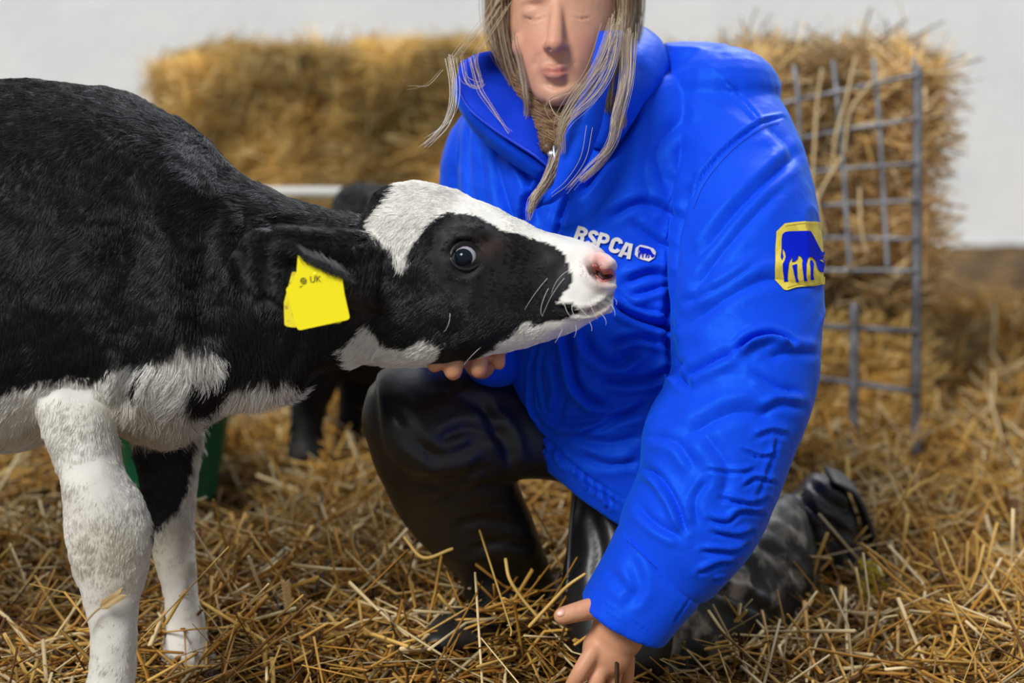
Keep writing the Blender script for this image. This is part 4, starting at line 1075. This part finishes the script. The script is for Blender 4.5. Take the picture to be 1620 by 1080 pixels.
v = gv(tb_me); n_ = gn(tb_me); sv(tb_me, v + n_ * (.0022 * (1 - 2 * np.abs(fbm(v, 15, 95, 3))))[:, None])
lower = link('trouser_leg', tb_me, M_muddy, person); lower['label'] = 'mud-smeared black trouser leg'
ttree = bvh(ta_me)
sp = []
for x_, y_ in cr([(908, 772), (901, 830), (897, 890), (894, 935)], 6):
    l, n2 = hit(ttree, x_ + 4, y_, 2.06); sp.append(l + n2 * .001)
obj('side_piping', tube(sp, [.0022] * len(sp), 8, 1), mat('grey_piping', (.05, .05, .055, 1), .5), trousers)

# --- boots
B1 = [(1240, 800, 1288, 900, 2.36, .045), (1262, 775, 1300, 905, 2.385, .052), (1285, 752, 1322, 905, 2.40, .052), (1312, 754, 1345, 905, 2.41, .05), (1338, 775, 1360, 915, 2.415, .046), (1352, 812, 1372, 935, 2.42, .042), (1358, 850, 1385, 945, 2.42, .038)]
B1b = [(1305, 860, 1365, 860, 2.40, .045), (1312, 900, 1385, 900, 2.39, .045), (1320, 935, 1395, 935, 2.38, .04), (1322, 960, 1392, 958, 2.375, .03)]
bo_me = remesh([loft(B1, 36, 6, 2.3), loft(B1b, 30, 6, 2.3)], .004, 3)
sculpt(bo_me, [([(1268, 785), (1290, 815), (1318, 830), (1340, 850)], 5, .009, .8), ([(1285, 765), (1310, 790), (1345, 812)], 5, .008, .8), ([(1262, 810), (1285, 850), (1300, 890)], 6, .008, .8), ([(1320, 765), (1345, 800), (1358, 840)], 4, .006, .8), ([(1300, 830), (1330, 860), (1345, 890)], 5, .006, .7)])
boot = link('boot', bo_me, M_boot, person)
sole = [(1308, 752, 1318, 748, 2.41, .04), (1340, 772, 1350, 766, 2.415, .044), (1360, 812, 1371, 808, 2.42, .044), (1374, 860, 1386, 858, 2.42, .042), (1388, 905, 1402, 905, 2.41, .042), (1396, 945, 1410, 945, 2.40, .04)]
so_v = loft(sole, 20, 6, 3.5)
obj('sole', so_v, mat('brown_black_sole', (.025, .022, .02, 1), .6), boot)
B2 = [(742, 905, 888, 925, 2.19, .045), (752, 930, 896, 950, 2.18, .045), (752, 955, 898, 985, 2.17, .045), (735, 985, 905, 1000, 2.15, .045)]
B2b = [(890, 950, 890, 1010, 2.19, .035), (850, 945, 850, 1015, 2.16, .042), (790, 950, 790, 1020, 2.12, .044), (730, 968, 730, 1022, 2.08, .045), (690, 985, 690, 1022, 2.06, .034), (672, 1000, 672, 1020, 2.05, .015)]
link('boot', remesh([loft(B2, 28, 5, 2.3), loft(B2b, 28, 5, 2.3)], .005, 3), M_boot, person)

# --- hair: braid, locks and wisps
def lock(ctrl, n, spread, r=.00022, tone=(.42, .34, .24), taper=.6, tone2=None, wig=.002):
    n = max(2, int(n * .6)); spread = spread * 1.15
    c = np.array([P(*p_) for p_ in ctrl]); g = cr(c, 5); k = len(g)
    t = np.linspace(0, 1, k)
    o = rng.normal(0, 1, (n, 1, 3)) * spread * (1 - taper * (1 - np.abs(2 * t - .8)) * .0 - taper * t)[None, :, None]
    ph = rng.uniform(0, 6, (n, 1)); am = rng.normal(0, wig, (n, 3))
    pts = g[None] + o + np.sin(t[None] * 4 + ph)[:, :, None] * am[:, None] * t[None, :, None]
    cut = rng.uniform(.8, 1, n)
    cols = np.tile(tone, (n, 1)) * rng.uniform(.7, 1.2, (n, 1))
    if tone2 is not None:
        m = rng.random(n) < .4; cols[m] = np.array(tone2) * rng.uniform(.8, 1.2, (m.sum(), 1))
    return pts, np.tile(r * (1 - .6 * t ** 3), (n, 1)) * rng.uniform(.8, 1.3, (n, 1)), cols
def locks(name, specs, parent):
    mx = max(len(s[0]) for s in specs)
    allp, allr, allc = [], [], []
    for s in specs:
        p_, r_, c_ = lock(*s[:3], **(s[3] if len(s) > 3 else {}))
        k = p_.shape[1]
        t0 = np.linspace(0, 1, k); t1 = np.linspace(0, 1, 24)
        idx = np.clip(np.searchsorted(t0, t1, 'right') - 1, 0, k - 2); w_ = (t1 - t0[idx]) / (t0[idx + 1] - t0[idx])
        allp.append(p_[:, idx] * (1 - w_)[None, :, None] + p_[:, idx + 1] * w_[None, :, None])
        allr.append(r_[:, idx]); allc.append(c_)
    return strands(name, np.vstack(allp), np.vstack(allr), np.vstack(allc), M_hair, parent)
BL = (.60, .47, .31); BR = (.20, .11, .055); GY = (.36, .29, .22)
cap_me = remesh([loft([(780, 60, 792, 62, 2.12, .05), (778, 0, 800, 0, 2.13, .09), (782, -60, 1000, -60, 2.14, .108), (800, -100, 985, -104, 2.14, .10), (840, -138, 935, -140, 2.14, .06)], 36, 5),
                 loft([(790, -60, 1000, -60, 2.16, .09), (782, 20, 1000, 20, 2.18, .085), (800, 90, 985, 90, 2.19, .075), (820, 140, 965, 140, 2.2, .06)], 36, 5)], .005, 3)
cap_v = gv(cap_me)
set_col(cap_me, 'tone', np.tile([.30, .22, .14], (len(cap_v), 1)))
hair = link('hair', cap_me, M_hair, person)
specs = []
for i in range(26):
    s_ = -1 if i % 2 else 1
    f_ = random.random()
    if s_ < 0:
        x0 = 872 - 30 * f_; x1 = 800 - 22 * f_; x2 = 812 - 12 * f_
        specs.append(([(x0, -128, 2.06), (x1 + 4, -60, 2.045 + .04 * f_), (x1 - 6, 10, 2.05 + .04 * f_), (x1, 70, 2.05 + .04 * f_), (x2 + 14 * f_, 120, 2.055 + .04 * f_), (x2 + 20, 160 + 30 * f_, 2.06)], 70, .006, dict(tone=BR, tone2=BL)))
    else:
        x0 = 890 + 30 * f_; x1 = 975 + 22 * f_
        specs.append(([(x0, -128, 2.06), (x1 - 4, -60, 2.045 + .04 * f_), (x1 + 8, 10, 2.05 + .04 * f_), (x1 + 2, 70, 2.04 + .04 * f_), (x1 - 8, 120, 2.03 + .03 * f_), (x1 - 14, 170 + 30 * f_, 2.0)], 70, .006, dict(tone=BR, tone2=BL)))
specs += [
    ([(972, 40, 1.994), (950, 100, 1.959), (928, 135, 1.939), (905, 165, 1.929), (888, 200, 1.929), (888, 240, 1.939)], 70, .0045, dict(tone=BL, tone2=GY)),
    ([(975, 30, 1.994), (965, 100, 1.954), (940, 150, 1.929), (900, 190, 1.924), (884, 225, 1.934)], 30, .005, dict(tone=BL)),
    ([(995, 50, 2.004), (992, 110, 1.974), (985, 150, 1.939), (975, 190, 1.929), (968, 225, 1.929), (945, 262, 1.934), (920, 285, 1.934)], 60, .004, dict(tone=GY, tone2=BL)),
    ([(998, 60, 2.004), (996, 130, 1.954), (984, 185, 1.934), (968, 232, 1.929), (930, 268, 1.924), (900, 300, 1.929)], 16, .004, dict(tone=BL)),
    ([(815, 50, 2.04), (826, 110, 2.03), (832, 150, 2.02), (832, 180, 2.02), (826, 215, 2.01)], 40, .0035, dict(tone=GY, tone2=BR)),
    ([(745, 90, 2.03), (758, 138, 2.01), (775, 165, 2.0), (796, 195, 1.99), (806, 208, 1.985)], 8, .0018, dict(tone=BL)),
    ([(728, 95, 2.0), (735, 130, 1.99), (752, 138, 1.985), (765, 132, 1.985)], 10, .0035, dict(tone=BL)),
    ([(712, 90, 2.0), (718, 130, 1.99), (716, 165, 1.985), (706, 195, 1.98), (690, 215, 1.98), (672, 232, 1.98)], 10, .0026, dict(tone=(.85, .8, .74), taper=.2)),
    ([(712, 95, 2.0), (717, 140, 1.99), (713, 175, 1.985), (698, 200, 1.98), (668, 220, 1.98)], 6, .003, dict(tone=(.85, .8, .74), taper=0)),
    ([(700, 110, 2.0), (680, 132, 1.99), (665, 138, 1.985), (642, 139, 1.98)], 4, .0018, dict(tone=BL)),
    ([(800, -20, 2.05), (770, 30, 2.02), (735, 70, 2.0), (716, 100, 1.99), (718, 135, 1.988)], 14, .004, dict(tone=BL)),
    ([(800, 10, 2.05), (770, 60, 2.03), (750, 95, 2.02), (760, 135, 2.01)], 10, .003, dict(tone=BL)),
    ([(915, 130, 1.954), (900, 145, 1.939), (885, 150, 1.934), (868, 158, 1.934), (862, 175, 1.939)], 8, .003, dict(tone=BL, taper=0)),
    ([(898, 170, 1.944), (884, 190, 1.929), (872, 180, 1.929), (866, 160, 1.934)], 6, .003, dict(tone=BL, taper=0)),
    ([(930, 200, 1.924), (920, 250, 1.919), (895, 290, 1.919), (872, 310, 1.919)], 3, .002, dict(tone=BL)),
]
# long hair of this light colour also hangs over the scalp
locks('loose_locks', specs, hair)
# braid: three interlaced strands down the open collar
bc = cr([(845, 120, 2.07), (855, 150, 2.055), (868, 180, 2.04), (878, 208, 2.02), (882, 234, 2.0)], 8)
nb = len(bc)
bs = []
for j in range(3):
    pts = []
    for i in range(nb):
        ph = i / nb * 2 * math.pi * 2.2 + j * 2 * math.pi / 3
        wd = .019 * (1 - .35 * i / nb)
        pts.append(P(*bc[i]) + RT * wd * math.sin(ph) + FW * .45 * wd * math.sin(2 * ph))
    bs.append(np.array(pts))
braid = obj('braid', join([tube(s_, [.0125 * (1 - .35 * i / nb) for i in range(nb)], 12, 1) for s_ in bs]), mat('brown_hair_core', (.13, .07, .035, 1), .5), person)
ap, ar_, ac = [], [], []
for s_ in bs:
    g = cr(s_, 1); k = len(g); t1 = np.linspace(0, k - 1, 40); i0 = np.clip(t1.astype(int), 0, k - 2); w_ = t1 - i0
    g = g[i0] * (1 - w_)[:, None] + g[i0 + 1] * w_[:, None]
    n = 420
    a = rng.normal(0, 1, (n, 1, 3)); a /= np.linalg.norm(a, axis=2)[:, :, None]
    tw = np.linspace(1.05, .7, 40)[None, :, None] * .0130
    ap.append(g[None] + a * tw + rng.normal(0, .0006, (n, 40, 3)).cumsum(1) * .25); ar_.append(np.full((n, 40), .00022)); ac.append(np.array([.30, .175, .085]) * rng.uniform(.5, 1.5, (n, 1)))
strands('braid_strands', np.vstack(ap), np.vstack(ar_), np.vstack(ac), M_hair, braid)
obj('hair_tie', tube([P(882, 236, 1.995), P(881, 246, 1.99)], [.0075, .0070], 16, 2), M_band, braid)
locks('braid_end', [([(881, 246, 1.988), (874, 266, 1.975), (862, 290, 1.965), (848, 310, 1.96), (838, 335, 1.96)], 260, .0035, dict(tone=(.36, .25, .15), tone2=(.62, .54, .44), taper=.7)),
                    ([(881, 246, 1.988), (872, 270, 1.972), (858, 295, 1.962), (842, 315, 1.958), (838, 348, 1.96)], 30, .0025, dict(tone=BL, taper=.8))], braid)

# ================================================================== BUCKET
bc_ = P(272, 700, 2.78); bz = .045
buck = thing('bucket', 'green plastic feed bucket standing in straw behind the calf\'s front legs', 'bucket', (bc_[0], bc_[1], bz))
prof = [(.0, .0), (.068, .0), (.070, .006), (.099, .150), (.105, .152), (.106, .163), (.099, .164), (.095, .155), (.066, .010), (.0, .010)]
ang = np.linspace(0, 2 * math.pi, 56, endpoint=False)
vs = np.vstack([np.stack([bc_[0] + r_ * np.cos(ang), bc_[1] + r_ * np.sin(ang), np.full(56, bz + z_)], -1) for r_, z_ in [(max(a, .001), b) for a, b in prof]])
obj('tub', (vs, ring_faces(len(prof), 56)), M_green, buck)
hp = [(bc_[0] + .108 * math.cos(a), bc_[1] + .10 * math.sin(a), bz + .155 - .06 * math.sin(a)) for a in np.linspace(0, math.pi, 12)]
obj('handle', tube(hp, [.0025] * 12, 8, 2), M_dark_steel, buck)

# ================================================================== RAIL BARRIER AND HAY CAGE
bar = thing('gate', 'pale tubular rail gate standing between the calves and the straw bales', 'gate', P(420, 620, 3.3))
for yy in (304, 395, 480):
    obj('rail', tube([P(160, yy - 1, 3.3), P(765, yy + 1, 3.3)], [.0105, .0105], 14, 2), M_rail, bar)
for xx in (258, 765):
    top = P(xx, 296, 3.3); bt = P(xx, 296, 3.3).copy(); bt[2] = .02
    obj('upright', tube([bt, top], [.013, .013], 14, 2), M_rail, bar)

cage = thing('hay_feeder', 'grey welded wire hay feeder panel behind the person\'s blue sleeve', 'hay feeder', (P(1340, 700, 2.95)[0], P(1340, 700, 2.95)[1], .02))
hb = [((1195, 172), (1300, 150), (1450, 118)), ((1195, 236), (1300, 212), (1450, 188)), ((1195, 282), (1300, 270), (1450, 258)), ((1195, 334), (1300, 325), (1450, 317)),
      ((1195, 376), (1300, 376), (1450, 378)), ((1195, 427), (1300, 427), (1450, 428)), ((1195, 512), (1300, 516), (1450, 524)), ((1195, 586), (1300, 599), (1450, 620))]
for i, (a, b, c) in enumerate(hb):
    obj('wire', tube([P(*a, 2.96), P(*b, 2.94), P(*c, 2.92)], [.0033 if i < 6 else .0055] * 3, 10, 5), M_steel if i < 6 else M_dark_steel, cage)
for a, b, c in [((1205, 110), (1210, 300), (1212, 600)), ((1256, 105), (1264, 190), (1268, 600)), ((1318, 98), (1330, 210), (1344, 420)), ((1382, 95), (1392, 210), (1404, 420)), ((1446, 92), (1450, 300), (1452, 700))]:
    obj('wire', tube([P(*a, 2.95), P(*b, 2.935), P(*c, 2.925)], [.0038] * 3, 10, 5), M_steel, cage)
for xx, y0 in ((1352, 486), (1452, 110)):
    t_ = P(xx, y0, 2.93); b_ = P(xx - 3, 712, 2.93)
    obj('post', tube([b_, t_], [.0085, .0085], 14, 2), M_dark_steel, cage)

# ================================================================== BALES
def bale(name, label, cat, c, s, mat_, n, seed, tones, group=None, lmax=.16, rads=(.0009, .0022), amp=.02):
    """rounded box with pressed lumps and loose stalks on its visible faces"""
    bm = bmesh.new(); bmesh.ops.create_cube(bm, size=1)
    bmesh.ops.subdivide_edges(bm, edges=bm.edges[:], cuts=28, use_grid_fill=True)
    vv = np.array([q_.co[:] for q_ in bm.verts])
    p = vv * np.array(s)
    r = np.minimum(np.abs(vv), .5); e = np.sort(np.abs(vv), axis=1)
    p *= (1 - .05 * np.clip((e[:, 1] - .42) / .08, 0, 1) ** 2)[:, None]
    p += np.array(c)
    dirn = vv / np.linalg.norm(vv, axis=1)[:, None]
    p += dirn * (amp * fbm(p, 5, seed, 3) + amp * .4 * fbm(p, 22, seed + 4, 2))[:, None]
    for q_, w_ in zip(bm.verts, p): q_.co = Vector(w_)
    me = bpy.data.meshes.new(name); bm.to_mesh(me); bm.free()
    me.polygons.foreach_set('use_smooth', [True] * len(me.polygons))
    fixn(me)
    o = thing(name, label, cat, (c[0], c[1], c[2] - s[2] / 2), group)
    link('core', me, mat_, o)
    me.update()
    def wf(cc, nn_): 
        vd = CAM - cc; vd /= np.linalg.norm(vd, axis=1)[:, None]
        return np.where((nn_ * vd).sum(1) > .1, 1, .02)
    pp, nm = sample_surface(me, n, wf)
    lump = fbm(pp, 7, seed + 20, 2)
    d = rng.normal(0, 1, (n, 3)) * np.array([1.3, .5, .55]); d -= nm * (d * nm).sum(1)[:, None] * .8
    L_ = rng.uniform(.04, lmax, n)
    v_, q_, c_ = stalks(pp + nm * rng.uniform(0, .012, n)[:, None], d, L_, rng.uniform(*rads, n), .06, 3, tones, np.clip(1.05 + .8 * lump, .4, 1.4))
    so = link('straw_ends', quad_mesh('straw_ends', v_, q_, c_), M_straw, o)
    so['kind'] = 'stuff'
    return o
GOLD = [[.78, .54, .19], [.70, .45, .13], [.62, .37, .09], [.46, .25, .05], [.85, .64, .30]]
def c_at(x, y, d): return P(x, y, d)
def bale_at(x0, x1, ztop, zbot, d, depth):
    a = P(x0, 300, d); b = P(x1, 300, d)
    return ((a[0] + b[0]) / 2, a[1] + depth / 2, (ztop + zbot) / 2), (b[0] - a[0], depth, ztop - zbot)
def ztop_at(y, d): return P(800, y, d)[2]
zt = ztop_at(92, 3.9)
c, s = bale_at(246, 488, zt, .0, 3.85, .5)
bale('straw_bale', 'golden straw bale beside the white wall gap, above the calf\'s neck', 'straw bale', c, s, M_bale, 9000, 1, GOLD, 'tall straw bales')
c, s = bale_at(514, 812, zt + .01, .0, 3.87, .5)
bale('straw_bale', 'golden straw bale directly behind the wisps of blonde hair', 'straw bale', c, s, M_bale, 9000, 2, GOLD, 'tall straw bales')
c, s = bale_at(830, 1165, zt - .01, .0, 3.85, .5)
bale('straw_bale', 'golden straw bale behind the person\'s head and shoulders', 'straw bale', c, s, M_bale, 5000, 3, GOLD, 'tall straw bales')
HAYT = [[.74, .52, .24], [.62, .38, .13], [.44, .25, .08], [.22, .12, .045], [.82, .64, .38], [.50, .32, .13]]
z1 = ztop_at(100, 3.2)
zl = ztop_at(500, 3.1)
c, s = bale_at(1188, 1470, z1, zl, 3.12, .42)
bale('hay_bale', 'shaggy brown hay pressed against the wire feeder beside the sleeve patch', 'hay bale', c, s, M_hay, 9000, 4, HAYT, None, .22, (.001, .0026), .03)
c, s = bale_at(1188, 1475, zl - .035, .0, 3.1, .45)
bale('straw_bale', 'low golden straw bale under the shaggy hay, behind the dark post', 'straw bale', c, s, M_bale, 7000, 5, GOLD, None, .16, (.001, .0024), .025)

# long hay stems poking through the wire
sel = [((1352, 96), (1338, 160), (1322, 215), (1318, 260)), ((1300, 110), (1292, 170), (1288, 240), (1284, 300)), ((1240, 120), (1246, 150)), ((1360, 300), (1362, 360), (1372, 400)), ((1290, 300), (1296, 340), (1306, 370)), ((1290, 130), (1258, 118)), ((1380, 130), (1345, 175), (1336, 240)), ((1330, 250), (1300, 300), (1292, 330))]
HL = ['longest dry hay stalk hanging upright inside the top of the wire feeder', 'upright dry hay stalk nearest the blue shoulder in the wire feeder', 'dry hay stalk in the lower middle of the wire feeder', 'short slanting hay stalk beside the yellow sleeve patch', 'curved hay stalk crossing the top right corner mesh of the feeder', 'bent hay stalk in the middle mesh of the wire feeder']
sel = [sel[i] for i in (0, 1, 3, 4, 6, 7)]
for pl, hl in zip(sel, HL):
    o_ = obj('hay_stalk', tube([P(a, b, 2.915 + .01 * random.random()) for a, b in pl], [.0026] * len(pl), 8, 5), mat('dry_hay_stem', (.58, .43, .22, 1), .6))
    tag(o_, hl, 'hay stalk', 'hay stalks in the feeder wire')

# ================================================================== STRAW BEDDING
N = 52000
d_ = 1.2 + 2.9 * rng.random(N) ** .8
xs = (rng.random(N) - .5) * d_ * .86
ys = d_
keep = ~((ys > 3.75) & (xs < .6))
xs, ys = xs[keep], ys[keep]; N = len(xs)
zs = floor_h(xs, ys) + rng.uniform(-.03, .04, N) - .06 * (np.hypot(xs - bc_[0], ys - bc_[1] + .12) < .22)
pos = np.stack([xs, ys, zs], -1)
dr = np.stack([rng.normal(0, 1, N), rng.normal(0, 1, N), rng.normal(0, .22, N)], -1)
Ls = rng.uniform(.05, .26, N)
dk = rng.choice([.45, .8, 1.0, 1.1], N)
v_, q_, c_ = stalks(pos, dr, Ls, rng.uniform(.0011, .0031, N), .10, 4, None, dk)
bed = link('straw_bedding', quad_mesh('straw_bedding', v_, q_, c_), M_straw)
tag(bed, 'loose golden straw bedding spread all over the barn floor', 'straw', kind='stuff')
# a looser tangled top layer, more upright
N = 7000
d_ = 1.9 + 1.9 * rng.random(N)
xs = (rng.random(N) - .5) * d_ * .8; ys = d_
zs = floor_h(xs, ys) + rng.uniform(.02, .075, N)
dr = np.stack([rng.normal(0, 1, N), rng.normal(0, 1, N), rng.normal(0, .5, N)], -1)
keep = ~((ys > 3.7) & (xs < .6)) & ~(np.hypot(xs - bc_[0], ys - bc_[1] + .15) < .26)
v_, q_, c_ = stalks(np.stack([xs, ys, zs], -1)[keep], dr[keep], rng.uniform(.06, .2, N)[keep], rng.uniform(.0014, .0036, N)[keep], .16, 5, STRAW_TONES[[0, 1, 2, 5]], None)
top = link('loose_straw', quad_mesh('loose_straw', v_, q_, c_), M_straw)
tag(top, 'tangled loose straw lying on top of the bedding', 'straw', kind='stuff')

# wheat ears in the straw
def wheat(ctrl, label):
    g = cr([P(*p_) for p_ in ctrl], 6)
    o = thing('wheat_ear', label, 'wheat ear', g[0])
    obj('stalk', tube(g[:len(g)], [.0011] * len(g), 8, 1), mat('wheat_stalk', (.42, .27, .11, 1), .6), o)
    k = len(g); gr = []
    for i in range(k // 2, k):
        t = g[i] - g[i - 1]; t /= np.linalg.norm(t)
        s_ = np.cross(t, -FW); s_ /= np.linalg.norm(s_)
        for sg in (-1, 1):
            ax = t * .8 + s_ * sg * .55; ax /= np.linalg.norm(ax)
            gr.append(tube([g[i], g[i] + ax * .003, g[i] + ax * .007, g[i] + ax * .010], [.0006, .0013, .0010, .0003], 8, 2))
    obj('grains', join(gr), mat('wheat_grain', (.46, .31, .13, 1), .5), o)
wheat([(130, 990, 1.80), (150, 968, 1.795), (168, 955, 1.79), (188, 942, 1.79)], 'wheat ear lying in front of the calf\'s near white leg')
wheat([(466, 1010, 2.08), (462, 985, 2.07), (456, 955, 2.06), (452, 925, 2.05)], 'pale wheat ear standing in straw between calf and knee')

# single stems
for pl, lab in [([(263, 985, 1.99), (278, 960, 1.985), (293, 935, 1.98)], 'short thick straw stem leaning against the calf\'s far leg'),
                ([(1158, 985, 2.12), (1172, 975, 2.11), (1180, 966, 2.1)], 'short straw stub in front of the mud-smeared trouser leg'),
                ([(800, 885, 2.03), (806, 915, 2.02), (825, 945, 2.02), (850, 975, 2.02)], 'thick curved yellow straw stem below the bent knee'),
                ([(838, 990, 1.98), (880, 945, 1.97), (900, 925, 1.96), (925, 908, 1.96)], 'curved straw stem rising beside the blue cuff'),
                ([(640, 850, 2.06), (670, 882, 2.05), (715, 868, 2.05)], 'pale bent straw stem beneath the front knee')]:
    o_ = obj('straw_stalk', tube([P(*p_) for p_ in pl], [.0022, .0022, .0020, .0018][:len(pl)], 10, 6), mat('bright_straw', (.60, .38, .10, 1), .45))
    tag(o_, lab, 'straw stalk')

# yellow flower clump by the boot
fp = P(1385, 930, 2.33)
flw = thing('yellow_wildflower', 'small yellow flower clump in the straw beside the upturned boot', 'flower', fp)
st, pt = [], []
for x_, y_ in [(1368, 892), (1382, 900), (1376, 915), (1390, 908), (1366, 928), (1384, 936), (1396, 928), (1360, 936), (1372, 942)]:
    e = P(x_, y_, 2.31 + random.uniform(-.01, .01))
    st.append(tube([fp - UP * .03, (fp + e) / 2 + UP * .004, e], [.0008, .0007, .0006], 6, 3))
    for k in range(5):
        a = k * 1.256 + random.random()
        dv = RT * math.cos(a) + UP * math.sin(a)
        pt.append(ellipsoid(e + dv * .005, [dv * .0052, np.cross(dv, FW) * .0034, FW * .0012], 8, 6))
obj('stem', join(st), M_stem, flw); obj('petals', join(pt), M_petal, flw)
